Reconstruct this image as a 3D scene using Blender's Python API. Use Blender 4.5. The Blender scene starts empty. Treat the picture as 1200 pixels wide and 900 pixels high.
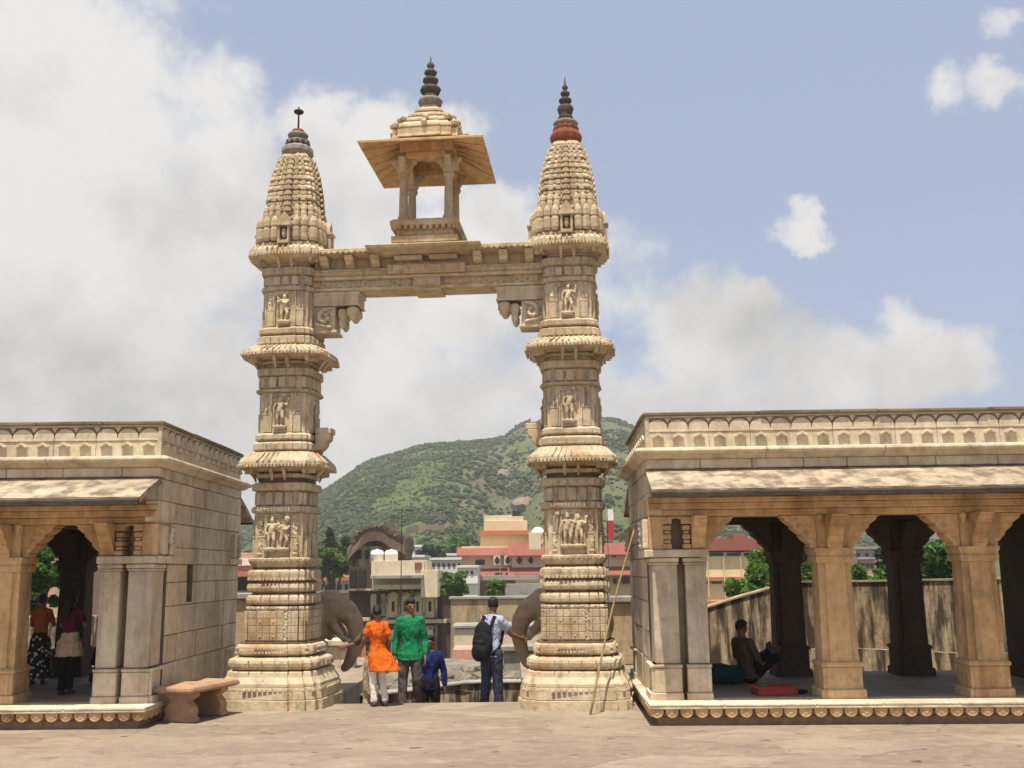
import bpy, bmesh, math, random
from mathutils import Vector, Matrix, Euler, noise as mnoise
import numpy as np
R=math.radians; PI=math.pi
random.seed(7)
sc=bpy.context.scene
col=sc.collection
# ------------------------------------------------------------------ camera
CAM_H=2.15; PITCH=R(10.3); ROLL=R(0.65); FPX=1200.0
cam=bpy.data.cameras.new("camera"); camo=bpy.data.objects.new("camera",cam); col.objects.link(camo)
cam.sensor_width=36; cam.lens=36; cam.clip_start=.1; cam.clip_end=6000
camo.matrix_world=Matrix.Translation((0,0,CAM_H))@Matrix.Rotation(PI/2+PITCH,4,'X')@Matrix.Rotation(-ROLL,4,'Z')
sc.camera=camo
def P(px,py,Y):
    """measured photo point -> real position at distance Y"""
    u=(px-600)/FPX; v=(450-py)/FPX
    a=u*math.cos(ROLL)+v*math.sin(ROLL); b=-u*math.sin(ROLL)+v*math.cos(ROLL)
    y=math.cos(PITCH)-b*math.sin(PITCH); z=math.sin(PITCH)+b*math.cos(PITCH)
    t=Y/y
    return Vector((a*t,Y,CAM_H+z*t))
# ------------------------------------------------------------------ mesh helper
class MB:
    def __init__(s): s.v=[]; s.f=[]
    def add(s,vs,fs):
        n=len(s.v); s.v+= [tuple(v) for v in vs]; s.f+=[tuple(i+n for i in f) for f in fs]
    def box(s,x0,x1,y0,y1,z0,z1,M=None):
        vs=[Vector(p) for p in ((x0,y0,z0),(x1,y0,z0),(x1,y1,z0),(x0,y1,z0),(x0,y0,z1),(x1,y0,z1),(x1,y1,z1),(x0,y1,z1))]
        if M is not None: vs=[M@v for v in vs]
        s.add(vs,[(0,3,2,1),(4,5,6,7),(0,1,5,4),(1,2,6,5),(2,3,7,6),(3,0,4,7)]); return s
    def loft(s,rings,cap=True,closed=True):
        n=len(rings[0]); vs=[p for r in rings for p in r]; fs=[]
        for k in range(len(rings)-1):
            for i in range(n if closed else n-1):
                j=(i+1)%n
                fs.append((k*n+i,k*n+j,(k+1)*n+j,(k+1)*n+i))
        if cap:
            fs.append(tuple(reversed(range(n)))); fs.append(tuple((len(rings)-1)*n+i for i in range(n)))
        s.add(vs,fs); return s
    def lathe(s,prof,c=(0,0,0),seg=20,ribs=0,amp=0):
        rings=[]
        for z,r in prof:
            rings.append([(c[0]+r*(1+amp*math.cos(ribs*2*PI*i/seg))*math.cos(2*PI*i/seg),c[1]+r*(1+amp*math.cos(ribs*2*PI*i/seg))*math.sin(2*PI*i/seg),c[2]+z) for i in range(seg)])
        return s.loft(rings)
    def prism(s,pts,o,U,V,N,t):
        o,U,V,N=Vector(o),Vector(U),Vector(V),Vector(N)
        a=[o+U*p[0]+V*p[1] for p in pts]; b=[p+N*t for p in a]
        return s.loft([a,b])
    def tube(s,pts,rad,seg=8,el=1.0):
        pts=[Vector(p) for p in pts]
        if not hasattr(rad,'__len__'): rad=[rad]*len(pts)
        rings=[]; prev=None
        for k,p in enumerate(pts):
            d=(pts[min(k+1,len(pts)-1)]-pts[max(k-1,0)]).normalized()
            if prev is None:
                up=Vector((0,0,1)) if abs(d.z)<.9 else Vector((1,0,0))
                a=d.cross(up).normalized()
            else:
                a=(prev-d*prev.dot(d)).normalized()
            prev=a; b=d.cross(a)
            rings.append([p+(a*math.cos(2*PI*i/seg)+b*math.sin(2*PI*i/seg)*el)*rad[k] for i in range(seg)])
        return s.loft(rings)
    def ell(s,c,r,M=None,seg=12,ring=8):
        c=Vector(c); rings=[]
        if not hasattr(r,'__len__'): r=(r,r,r)
        for k in range(1,ring):
            t=PI*k/ring-PI/2
            rr=[Vector((r[0]*math.cos(t)*math.cos(2*PI*i/seg),r[1]*math.cos(t)*math.sin(2*PI*i/seg),r[2]*math.sin(t))) for i in range(seg)]
            if M is not None: rr=[M@v for v in rr]
            rings.append([c+v for v in rr])
        bt=Vector((0,0,-r[2])); tp=Vector((0,0,r[2]))
        if M is not None: bt=M@bt; tp=M@tp
        n=len(s.v); s.loft(rings,cap=False)
        m=len(s.v); s.v+=[tuple(c+bt),tuple(c+tp)]
        L=n+(ring-2)*seg
        for i in range(seg):
            j=(i+1)%seg
            s.f.append((m,n+j,n+i)); s.f.append((m+1,L+i,L+j))
        return s
    def cap(s,p0,p1,r0,r1,seg=10):
        """limb segment with round ends"""
        s.tube([p0,p1],[r0,r1],seg); s.ell(p0,r0,seg=seg,ring=6); s.ell(p1,r1,seg=seg,ring=6); return s
    def chain(s,pts,rad,seg=10):
        for k in range(len(pts)-1): s.cap(pts[k],pts[k+1],rad[k],rad[k+1],seg)
        return s
    def build(s,name,mat,parent=None,loc=None,rot=None,bevel=0,smooth=False,remesh=0,sm=0,seg=1):
        me=bpy.data.meshes.new(name); me.from_pydata(s.v,[],s.f); me.validate()
        bm=bmesh.new(); bm.from_mesh(me); bmesh.ops.recalc_face_normals(bm,faces=bm.faces); bm.to_mesh(me); bm.free()
        if smooth or remesh:
            me.polygons.foreach_set('use_smooth',[True]*len(me.polygons))
        o=bpy.data.objects.new(name,me); col.objects.link(o)
        me.materials.append(mat)
        if parent is not None: o.parent=parent
        if loc is not None: o.location=loc
        if rot is not None: o.rotation_euler=rot
        if remesh:
            m=o.modifiers.new('remesh','REMESH'); m.mode='VOXEL'; m.voxel_size=remesh; m.use_smooth_shade=True
            if sm: k=o.modifiers.new('smooth','SMOOTH'); k.iterations=sm; k.factor=.5
        if bevel:
            m=o.modifiers.new('bevel','BEVEL'); m.width=bevel; m.segments=seg; m.limit_method='ANGLE'; m.angle_limit=R(40); m.use_clamp_overlap=True
        return o
FOLD=bpy.data.textures.new('folds','CLOUDS'); FOLD.noise_scale=.11; FOLD.noise_depth=2
def folds(o,s=.045):
    m=o.modifiers.new('folds','DISPLACE'); m.texture=FOLD; m.strength=s; m.mid_level=.5; m.texture_coords='GLOBAL'
    return o
def tag(o,label=None,cat=None,group=None,kind=None):
    if label: o['label']=label
    if cat: o['category']=cat
    if group: o['group']=group
    if kind: o['kind']=kind
    return o
def thing(name,label,cat,loc=(0,0,0),rz=0,group=None):
    o=bpy.data.objects.new(name,None); o.empty_display_size=.2; col.objects.link(o)
    o.location=loc; o.rotation_euler=(0,0,rz); return tag(o,label,cat,group)
def copy_tree(o,parent=None):
    c=o.copy(); col.objects.link(c); c.parent=parent
    for ch in list(o.children): copy_tree(ch,c)
    return c
# ------------------------------------------------------------------ materials
def nodes(name):
    m=bpy.data.materials.new(name); m.use_nodes=True
    nt=m.node_tree; b=nt.nodes['Principled BSDF']; return m,nt,b
def N(nt,t,**k):
    n=nt.nodes.new(t)
    for a,v in k.items(): setattr(n,a,v)
    return n
def ramp(nt,src,a,b,ca=(0,0,0,1),cb=(1,1,1,1)):
    r=N(nt,'ShaderNodeValToRGB'); r.color_ramp.elements[0].position=a; r.color_ramp.elements[1].position=b
    r.color_ramp.elements[0].color=ca; r.color_ramp.elements[1].color=cb
    nt.links.new(src,r.inputs[0]); return r.outputs[0]
def mixc(nt,f,a,b,mode='MIX'):
    m=N(nt,'ShaderNodeMix',data_type='RGBA',blend_type=mode)
    for s,v in ((m.inputs[0],f),(m.inputs[6],a),(m.inputs[7],b)):
        if hasattr(v,'is_linked'): nt.links.new(v,s)
        elif isinstance(v,(int,float)): s.default_value=v
        else: s.default_value=(*v,1) if len(v)==3 else v
    return m.outputs[2]
def math_(nt,op,a,b=None,clamp=False):
    m=N(nt,'ShaderNodeMath',operation=op,use_clamp=clamp)
    for s,v in ((m.inputs[0],a),(m.inputs[1],b)):
        if v is None: continue
        if hasattr(v,'is_linked'): nt.links.new(v,s)
        else: s.default_value=v
    return m.outputs[0]
def noise(nt,vec,scale,detail=5,rough=.6,dist=0):
    n=N(nt,'ShaderNodeTexNoise'); n.inputs['Scale'].default_value=scale; n.inputs['Detail'].default_value=detail
    n.inputs['Roughness'].default_value=rough; n.inputs['Distortion'].default_value=dist
    nt.links.new(vec,n.inputs['Vector']); return n.outputs['Fac']
def objvec(nt):
    t=N(nt,'ShaderNodeTexCoord'); oi=N(nt,'ShaderNodeObjectInfo')
    a=N(nt,'ShaderNodeVectorMath',operation='ADD'); nt.links.new(t.outputs['Object'],a.inputs[0])
    sc_=math_(nt,'MULTIPLY',oi.outputs['Random'],9.0)
    nt.links.new(sc_,a.inputs[1]); return a.outputs[0]
def scaled(nt,vec,s):
    m=N(nt,'ShaderNodeMapping'); m.inputs['Scale'].default_value=s; nt.links.new(vec,m.inputs['Vector']); return m.outputs[0]
def stone(name,c1,c2,dark=(.09,.07,.05),streak=.5,blotch=.35,bump=.35,island=.1,rough=.88,sx=5,sz=.6,grain=34,carve=0,stain=None,big=1.1,lo=.5,hi=.72):
    m,nt,b=nodes(name); L=nt.links.new
    v=objvec(nt)
    n1=noise(nt,v,big,6,.65); n2=noise(nt,v,8,8,.7); n3=noise(nt,v,grain,4,.6)
    c=mixc(nt,ramp(nt,n1,.35,.65),c1,c2)
    if stain:
        ns=noise(nt,scaled(nt,v,(1.0,1.0,.45)),1.7,5,.6)
        c=mixc(nt,math_(nt,'MULTIPLY',ramp(nt,ns,.5,.68),.75),c,stain)
    st=noise(nt,scaled(nt,v,(sx,sx,sz)),1.0,6,.62)
    c=mixc(nt,math_(nt,'MULTIPLY',ramp(nt,st,lo,hi),streak),c,dark)
    bl=noise(nt,v,2.6,9,.72)
    c=mixc(nt,math_(nt,'MULTIPLY',ramp(nt,bl,.55,.72),blotch),c,dark)
    g=N(nt,'ShaderNodeMapRange'); g.inputs[1].default_value=.25; g.inputs[2].default_value=.75; g.inputs[3].default_value=.72; g.inputs[4].default_value=1.22; L(n2,g.inputs[0])
    ge=N(nt,'ShaderNodeNewGeometry')
    isl=math_(nt,'ADD',math_(nt,'MULTIPLY',ge.outputs['Random Per Island'],2*island),1-island)
    val=math_(nt,'MULTIPLY',g.outputs[0],isl)
    hs=N(nt,'ShaderNodeHueSaturation'); L(val,hs.inputs['Value']); L(c,hs.inputs['Color'])
    L(hs.outputs[0],b.inputs['Base Color']); b.inputs['Roughness'].default_value=rough
    b.inputs['Specular IOR Level'].default_value=.2
    h=math_(nt,'ADD',math_(nt,'MULTIPLY',n2,1.0),math_(nt,'MULTIPLY',n3,.35))
    if carve:
        vo=N(nt,'ShaderNodeTexVoronoi',feature='F1'); vo.inputs['Scale'].default_value=carve; L(scaled(nt,v,(1,1,.8)),vo.inputs['Vector'])
        cv=ramp(nt,vo.outputs['Distance'],.15,.55)
        h=math_(nt,'SUBTRACT',h,math_(nt,'MULTIPLY',cv,1.6))
    bp=N(nt,'ShaderNodeBump'); bp.inputs['Strength'].default_value=bump; bp.inputs['Distance'].default_value=.03; L(h,bp.inputs['Height'])
    L(bp.outputs[0],b.inputs['Normal'])
    return m
def plain(name,c,rough=.7,var=.15,scale=6,metal=0,bump=.1):
    m,nt,b=nodes(name); v=objvec(nt)
    n=noise(nt,v,scale,6,.65)
    d=tuple(x*(1-var*1.6) for x in c); l=tuple(min(1,x*(1+var)) for x in c)
    nt.links.new(mixc(nt,ramp(nt,n,.3,.7),d,l),b.inputs['Base Color'])
    b.inputs['Roughness'].default_value=rough; b.inputs['Metallic'].default_value=metal
    b.inputs['Specular IOR Level'].default_value=.3
    bp=N(nt,'ShaderNodeBump'); bp.inputs['Strength'].default_value=bump; bp.inputs['Distance'].default_value=.02
    nt.links.new(noise(nt,v,scale*5,4),bp.inputs['Height']); nt.links.new(bp.outputs[0],b.inputs['Normal'])
    return m
def cloth(name,c,var=.2,fold=9):
    m,nt,b=nodes(name); v=objvec(nt)
    n=noise(nt,scaled(nt,v,(1.6,1.6,.7)),fold,3,.5)
    nt.links.new(mixc(nt,ramp(nt,noise(nt,v,14,4),.3,.7),tuple(x*(1-var) for x in c),tuple(min(1,x*(1+var)) for x in c)),b.inputs['Base Color'])
    b.inputs['Roughness'].default_value=.85; b.inputs['Specular IOR Level'].default_value=.15
    bp=N(nt,'ShaderNodeBump'); bp.inputs['Strength'].default_value=.9; bp.inputs['Distance'].default_value=.06
    nt.links.new(n,bp.inputs['Height']); nt.links.new(bp.outputs[0],b.inputs['Normal'])
    return m
def leafmat(name,c1,c2):
    m,nt,b=nodes(name); ge=N(nt,'ShaderNodeNewGeometry')
    nt.links.new(mixc(nt,ge.outputs['Random Per Island'],c1,c2),b.inputs['Base Color'])
    b.inputs['Roughness'].default_value=.6; b.inputs['Specular IOR Level'].default_value=.25
    tr=N(nt,'ShaderNodeBsdfTranslucent'); tr.inputs['Color'].default_value=(c2[0]*1.3,c2[1]*1.5,c2[2],1)
    mx=N(nt,'ShaderNodeMixShader'); mx.inputs[0].default_value=.25
    out=nt.nodes['Material Output']; nt.links.new(b.outputs[0],mx.inputs[1]); nt.links.new(tr.outputs[0],mx.inputs[2]); nt.links.new(mx.outputs[0],out.inputs[0])
    return m
M={}
M['gate']=stone('carved_limestone',(.58,.48,.335),(.47,.37,.235),streak=.42,blotch=.55,bump=.5,island=.11,stain=(.40,.25,.115),lo=.52,hi=.70,sx=7,sz=1.2)
M['carve']=stone('deep_carved_limestone',(.59,.495,.355),(.46,.37,.25),streak=.55,blotch=.6,bump=.6,island=.10,carve=20,stain=(.34,.20,.09),lo=.49,hi=.66)
M['weather']=stone('weathered_limestone',(.56,.455,.31),(.45,.35,.22),streak=.4,blotch=.65,bump=.4,island=.10)
M['finial']=stone('blackened_stone',(.10,.085,.07),(.055,.045,.04),streak=.3,blotch=.3,bump=.3)
M['greystone']=stone('grey_stone',(.27,.24,.20),(.20,.175,.145),streak=.4,blotch=.4,bump=.4)
M['redpaint']=stone('red_ochre_stone',(.24,.075,.035),(.19,.06,.035),streak=.4,blotch=.4,bump=.4)
M['warm']=stone('warm_sandstone',(.66,.455,.25),(.56,.36,.175),streak=.42,blotch=.38,bump=.35,island=.08,stain=(.34,.175,.065))
M['pav']=stone('pale_dressed_stone',(.64,.54,.395),(.54,.445,.315),streak=.35,blotch=.30,bump=.3,island=.12,sz=.35,stain=(.40,.31,.205))
M['pavcarve']=stone('pale_relief_stone',(.64,.54,.39),(.54,.44,.305),streak=.35,blotch=.45,bump=.35,island=.06)
M['joint']=plain('dark_joint_mortar',(.17,.135,.10),.95)
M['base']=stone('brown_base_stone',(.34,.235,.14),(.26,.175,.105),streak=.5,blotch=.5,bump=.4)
M['shade_grime']=stone('shade_grime_recess_stone',(.20,.135,.08),(.13,.085,.05),streak=.4,blotch=.5,bump=.4)  # dark tone stands for recess shade as well as grime
M['edge']=stone('black_mossy_edge',(.075,.06,.045),(.045,.037,.03),dark=(.02,.018,.015),streak=.4,blotch=.5,bump=.6)
M['ruin']=stone('ruined_brown_masonry',(.30,.205,.155),(.22,.155,.12),streak=.4,blotch=.5,bump=.5)
M['coping']=stone('blackened_coping',(.24,.19,.13),(.13,.105,.075),dark=(.035,.03,.025),streak=.5,blotch=.7,bump=.6,sx=2,sz=2)
M['eave']=stone('lichen_eave_slab',(.47,.38,.265),(.36,.285,.195),dark=(.14,.11,.08),streak=.85,blotch=.8,bump=.6,sx=3.0,sz=3.5,island=.08,lo=.45,hi=.61)
M['inner']=stone('shade_dark_inner_stone',(.095,.062,.038),(.06,.04,.026),streak=.4,blotch=.4,bump=.3,island=.05)  # near-black colour puts the pavilion's interior shade into the stone
M['floorin']=stone('polished_floor_slabs',(.36,.30,.235),(.25,.21,.165),dark=(.06,.05,.04),streak=.35,blotch=.6,bump=.2,rough=.7,sx=2,sz=2,island=.08)
M['eleph']=stone('elephant_stone',(.50,.37,.235),(.37,.27,.17),dark=(.13,.095,.065),streak=.45,blotch=.45,bump=.5,island=0,sx=4,sz=.8)
M['ivory']=plain('pale_tusk_stone',(.5,.42,.3),.6)
M['bench']=stone('red_sandstone',(.43,.275,.165),(.35,.215,.125),streak=.3,blotch=.3,bump=.3)
M['bamboo']=plain('bamboo',(.36,.25,.12),.6,.25,12)
M['iron']=plain('rusty_iron',(.05,.045,.04),.6,.2,10,.6)
M['stainwall']=stone('streaked_plaster',(.50,.40,.27),(.38,.28,.165),dark=(.055,.042,.028),streak=.97,blotch=.75,bump=.45,sx=6.5,sz=.9,lo=.40,hi=.56,stain=(.30,.19,.09))
M['stainwall2']=stone('ochre_plaster',(.42,.31,.18),(.34,.25,.15),dark=(.09,.07,.05),streak=.8,blotch=.4,bump=.3,sx=1.6,sz=.25,lo=.46,hi=.66)
M['haveli']=stone('old_lime_plaster',(.58,.50,.37),(.47,.39,.27),dark=(.06,.047,.035),streak=.92,blotch=.6,bump=.25,sx=1.1,sz=.2,big=.3,lo=.47,hi=.58)
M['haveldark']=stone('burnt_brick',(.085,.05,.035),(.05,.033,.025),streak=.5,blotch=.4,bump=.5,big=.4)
M['brickroof']=stone('crumbling_brown_roof',(.17,.11,.075),(.10,.07,.05),streak=.5,blotch=.5,bump=.8,big=.5)
M['cream']=stone('cream_plaster',(.68,.57,.40),(.60,.50,.34),dark=(.22,.17,.11),streak=.35,blotch=.2,bump=.1,sx=1,sz=.15,big=.25,island=.02)
M['peach']=stone('peach_plaster',(.72,.55,.34),(.66,.49,.29),dark=(.2,.13,.08),streak=.35,blotch=.15,bump=.1,sx=.8,sz=.12,big=.2,island=.02)
M['yellow']=stone('yellow_plaster',(.80,.61,.35),(.74,.56,.31),dark=(.26,.17,.09),streak=.25,blotch=.12,bump=.1,sx=.8,sz=.12,big=.2,island=.02)
M['redroof']=stone('red_painted_concrete',(.30,.10,.075),(.26,.088,.065),dark=(.12,.05,.04),streak=.4,blotch=.25,bump=.1,sx=.6,sz=.3,big=.3,island=.03)
M['pinkroof']=stone('pink_terrace_roof',(.52,.29,.21),(.45,.25,.18),dark=(.2,.13,.1),streak=.35,blotch=.3,bump=.1,sx=.6,sz=.4,big=.3)
M['orangeband']=plain('orange_red_paint',(.42,.165,.085),.8,.12,.6)
M['white']=stone('whitewash',(.72,.70,.64),(.64,.62,.56),dark=(.3,.27,.23),streak=.3,blotch=.25,bump=.1,sx=.6,sz=.12,big=.2)
M['concrete']=stone('grey_concrete',(.33,.31,.27),(.26,.24,.205),dark=(.1,.09,.08),streak=.6,blotch=.4,bump=.2,sx=1,sz=.2,big=.4)
M['window']=plain('dark_window_opening',(.025,.022,.02),.35,.2,3)
M['tank']=plain('white_plastic_tank',(.74,.74,.72),.4,.06,2)
M['flag']=plain('red_flag_cloth',(.42,.02,.03),.8,.1,3)
M['flagw']=plain('white_flag_cloth',(.75,.74,.72),.8,.1,3)
M['bark']=stone('bark',(.13,.095,.06),(.08,.06,.04),streak=.6,blotch=.4,bump=.8)
M['leafmid']=leafmat('mid_green_leaf',(.035,.085,.018),(.10,.19,.035))
M['leafdark']=leafmat('dark_green_leaf',(.012,.032,.012),(.045,.085,.022))
M['leafbright']=leafmat('bright_green_leaf',(.045,.10,.018),(.115,.20,.036))
M['skin']=plain('brown_skin',(.21,.11,.066),.55,.08,10,0,.04)
M['hair']=plain('black_hair',(.012,.009,.008),.5,.3,40,0,.4)
M['orange']=cloth('orange_cotton',(.62,.12,.010))
M['legging']=cloth('white_cotton',(.74,.70,.62),.08)
M['khaki']=cloth('khaki_cotton',(.33,.26,.18))
M['green']=cloth('green_cotton',(.010,.17,.07))
M['greyjean']=cloth('faded_grey_denim',(.07,.062,.058),.5)
M['navy']=cloth('navy_jersey',(.012,.020,.10))
M['blackcloth']=cloth('black_cloth',(.012,.011,.012))
M['checkshirt']=cloth('pale_blue_shirt',(.36,.41,.53),.1)
M['jean']=cloth('dark_blue_denim',(.035,.045,.075),.35)
M['pack']=cloth('black_nylon',(.014,.014,.016))
M['maroon']=cloth('maroon_knit',(.09,.012,.035))
M['beigecloth']=cloth('beige_cotton',(.52,.38,.27))
M['rust']=cloth('rust_orange_cloth',(.42,.12,.015))
M['teal']=cloth('teal_cloth',(.008,.055,.06))
M['brownshirt']=cloth('dull_brown_shirt',(.11,.075,.05))
M['shoe']=plain('brown_leather',(.10,.045,.025),.5)
M['redtray']=plain('red_plastic',(.36,.045,.025),.4,.1,8)
M['tealcup']=plain('green_plastic',(.02,.25,.18),.4)
# dotted skirt
m,nt,b=nodes('black_dotted_cloth'); vo=N(nt,'ShaderNodeTexVoronoi',feature='F1'); vo.inputs['Scale'].default_value=14; nt.links.new(objvec(nt),vo.inputs['Vector'])
nt.links.new(ramp(nt,vo.outputs['Distance'],.30,.34,(.6,.58,.52,1),(.012,.011,.012,1)),b.inputs['Base Color']); b.inputs['Roughness'].default_value=.9; M['dotted']=m
# paving
m,nt,b=nodes('sandstone_paving'); v=objvec(nt)
wv=N(nt,'ShaderNodeTexNoise'); wv.inputs['Scale'].default_value=1.1; wv.inputs['Detail'].default_value=4; nt.links.new(v,wv.inputs['Vector'])
vd=N(nt,'ShaderNodeVectorMath',operation='MULTIPLY_ADD'); nt.links.new(wv.outputs['Color'],vd.inputs[0]); vd.inputs[1].default_value=(.35,.35,0); nt.links.new(scaled(nt,v,(.75,1.15,1)),vd.inputs[2])
vc=N(nt,'ShaderNodeTexVoronoi',feature='F1'); vc.inputs['Scale'].default_value=1.0; nt.links.new(vd.outputs[0],vc.inputs['Vector'])
ve=N(nt,'ShaderNodeTexVoronoi',feature='DISTANCE_TO_EDGE'); ve.inputs['Scale'].default_value=1.0; nt.links.new(vd.outputs[0],ve.inputs['Vector'])
n1=noise(nt,v,.8,8,.7); n2=noise(nt,v,5,9,.78); n3=noise(nt,v,38,5,.7); n4=noise(nt,scaled(nt,v,(1,1.6,1)),2.3,9,.75)
sv_=N(nt,'ShaderNodeSeparateColor'); nt.links.new(vc.outputs['Color'],sv_.inputs[0])
c=mixc(nt,sv_.outputs[0],(.255,.20,.145),(.37,.30,.222))
c=mixc(nt,math_(nt,'MULTIPLY',ramp(nt,n1,.4,.6),.55),c,(.225,.178,.132))
c=mixc(nt,math_(nt,'MULTIPLY',ramp(nt,n2,.5,.68),.55),c,(.43,.355,.27))
c=mixc(nt,math_(nt,'MULTIPLY',ramp(nt,n4,.53,.66),.6),c,(.155,.12,.088))
jt=math_(nt,'MULTIPLY',ramp(nt,ve.outputs['Distance'],.0,.028,(1,1,1,1),(0,0,0,1)),ramp(nt,n1,.42,.58))
c=mixc(nt,math_(nt,'MULTIPLY',jt,.25),c,(.12,.092,.066))
pit=ramp(nt,noise(nt,scaled(nt,v,(1.0,1.8,1)),3.2,3,.5),.70,.735)
c=mixc(nt,math_(nt,'MULTIPLY',pit,.8),c,(.07,.055,.042))
nt.links.new(c,b.inputs['Base Color']); b.inputs['Roughness'].default_value=.85; b.inputs['Specular IOR Level'].default_value=.2
bp=N(nt,'ShaderNodeBump'); bp.inputs['Strength'].default_value=.8; bp.inputs['Distance'].default_value=.05
h_=math_(nt,'ADD',math_(nt,'ADD',n2,math_(nt,'MULTIPLY',n3,.3)),math_(nt,'MULTIPLY',sv_.outputs[1],.5))
nt.links.new(math_(nt,'SUBTRACT',h_,math_(nt,'ADD',math_(nt,'MULTIPLY',jt,.35),pit)),bp.inputs['Height']); nt.links.new(bp.outputs[0],b.inputs['Normal']); M['paving']=m
# hill
m,nt,b=nodes('scrubby_hillside'); v=objvec(nt)
n1=noise(nt,v,.012,6,.65); n2=noise(nt,v,.06,9,.75); n3=noise(nt,v,.9,8,.75)
at=N(nt,'ShaderNodeAttribute',attribute_name='rock')
c=mixc(nt,ramp(nt,n2,.35,.66),(.050,.080,.028),(.125,.15,.058))
c=mixc(nt,math_(nt,'MULTIPLY',ramp(nt,n3,.5,.7),.5),c,(.15,.135,.08))
rk=mixc(nt,ramp(nt,n2,.35,.65),(.23,.175,.135),(.12,.095,.075))
rf=math_(nt,'MULTIPLY',ramp(nt,math_(nt,'ADD',at.outputs['Fac'],math_(nt,'MULTIPLY',math_(nt,'SUBTRACT',n2,.5),1.5)),.35,.75),.8)
c=mixc(nt,rf,c,rk)
nt.links.new(c,b.inputs['Base Color']); b.inputs['Roughness'].default_value=.95; b.inputs['Specular IOR Level'].default_value=.05
bp=N(nt,'ShaderNodeBump'); bp.inputs['Strength'].default_value=.8; bp.inputs['Distance'].default_value=2.5
nt.links.new(n2,bp.inputs['Height']); nt.links.new(bp.outputs[0],b.inputs['Normal']); M['hill']=m
m,nt,b=nodes('town_earth'); v=objvec(nt)
c=mixc(nt,ramp(nt,noise(nt,v,.08,7,.7),.4,.6),(.075,.10,.035),(.22,.175,.115)); nt.links.new(c,b.inputs['Base Color']); b.inputs['Roughness'].default_value=.95; M['earth']=m
M['scrub']=leafmat('scrub_leaf',(.034,.060,.020),(.085,.115,.042))
M['rubble']=stone('grey_rubble',(.25,.215,.165),(.15,.13,.10),streak=.3,blotch=.6,bump=.6,island=.2)
# ------------------------------------------------------------------ carved gateway
def plan(w,cx=0,cy=0,z=0,k=1.0):
    q=[(.42,-1),(.42,-.945),(.70,-.945),(.70,-.86),(.86,-.86),(.86,-.70),(.945,-.70),(.945,-.42),(1,-.42)]
    q=q[:-1]
    out=[]
    for t in range(4):
        c,s=(1,0,-1,0)[t],(0,1,0,-1)[t]
        out+= [(cx+w*(c*x-s*y),cy+w*(s*x+c*y),z) for x,y in q]
    return out
def figure(mb,x,y,z,h,lean=0,arms=0,side=0,halo=False):
    """small standing relief statue, front towards -y, total height h, feet at z"""
    s=h/1.0; A=lambda px,pz,py=0: Vector((x+px*s+lean*pz*s,y-.05*s+py*s,z+pz*s))
    mb.ell(A(0,.90),(.075*s,.075*s,.10*s)); mb.ell(A(0,.995),(.045*s,.05*s,.05*s))
    mb.chain([A(0,.82),A(.02,.66),A(-.02,.50)],[.05*s,.10*s,.105*s])
    mb.chain([A(-.12,.76),A(.12,.76)],[.055*s,.055*s])
    mb.chain([A(-.06,.48),A(-.085,.26,-.03),A(-.07,.03)],[.075*s,.058*s,.042*s])
    mb.chain([A(.06,.48),A(.10+.04*side,.27,-.05),A(.06,.03)],[.075*s,.058*s,.042*s])
    if arms==0:
        mb.chain([A(-.15,.76),A(-.21,.58,-.02),A(-.15,.45,-.05)],[.045*s,.038*s,.03*s]); mb.chain([A(.15,.76),A(.22,.62,-.02),A(.20,.80,-.06)],[.045*s,.038*s,.03*s])
    elif arms==1:
        mb.chain([A(-.15,.76),A(-.26,.66,-.02),A(-.24,.86,-.03)],[.045*s,.038*s,.03*s]); mb.chain([A(.15,.76),A(.10,.64,-.09),A(-.05,.66,-.12)],[.045*s,.038*s,.03*s])
        mb.chain([A(-.30,.95,-.02),A(.22,.40,-.06)],[.018*s,.018*s])
    else:
        mb.chain([A(-.15,.76),A(-.22,.60,-.02),A(-.20,.42,-.02)],[.045*s,.038*s,.03*s]); mb.chain([A(.15,.76),A(.25,.70,-.04),A(.26,.88,-.02)],[.045*s,.038*s,.03*s])
        mb.ell(A(.28,.92),(.06*s,.05*s,.07*s))
    mb.box(x-.24*s,x+.24*s,y-.12*s,y+.06*s,z-.07*s,z+.005)
    mb.box(x-.17*s,x+.17*s,y-.10*s,y+.06*s,z-.13*s,z-.07*s)
BASE=[(0,.93),(.16,.93),(.165,.905),(.345,.885),(.35,.87),(.375,.87),(.571,.79),(.592,.735)]
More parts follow.
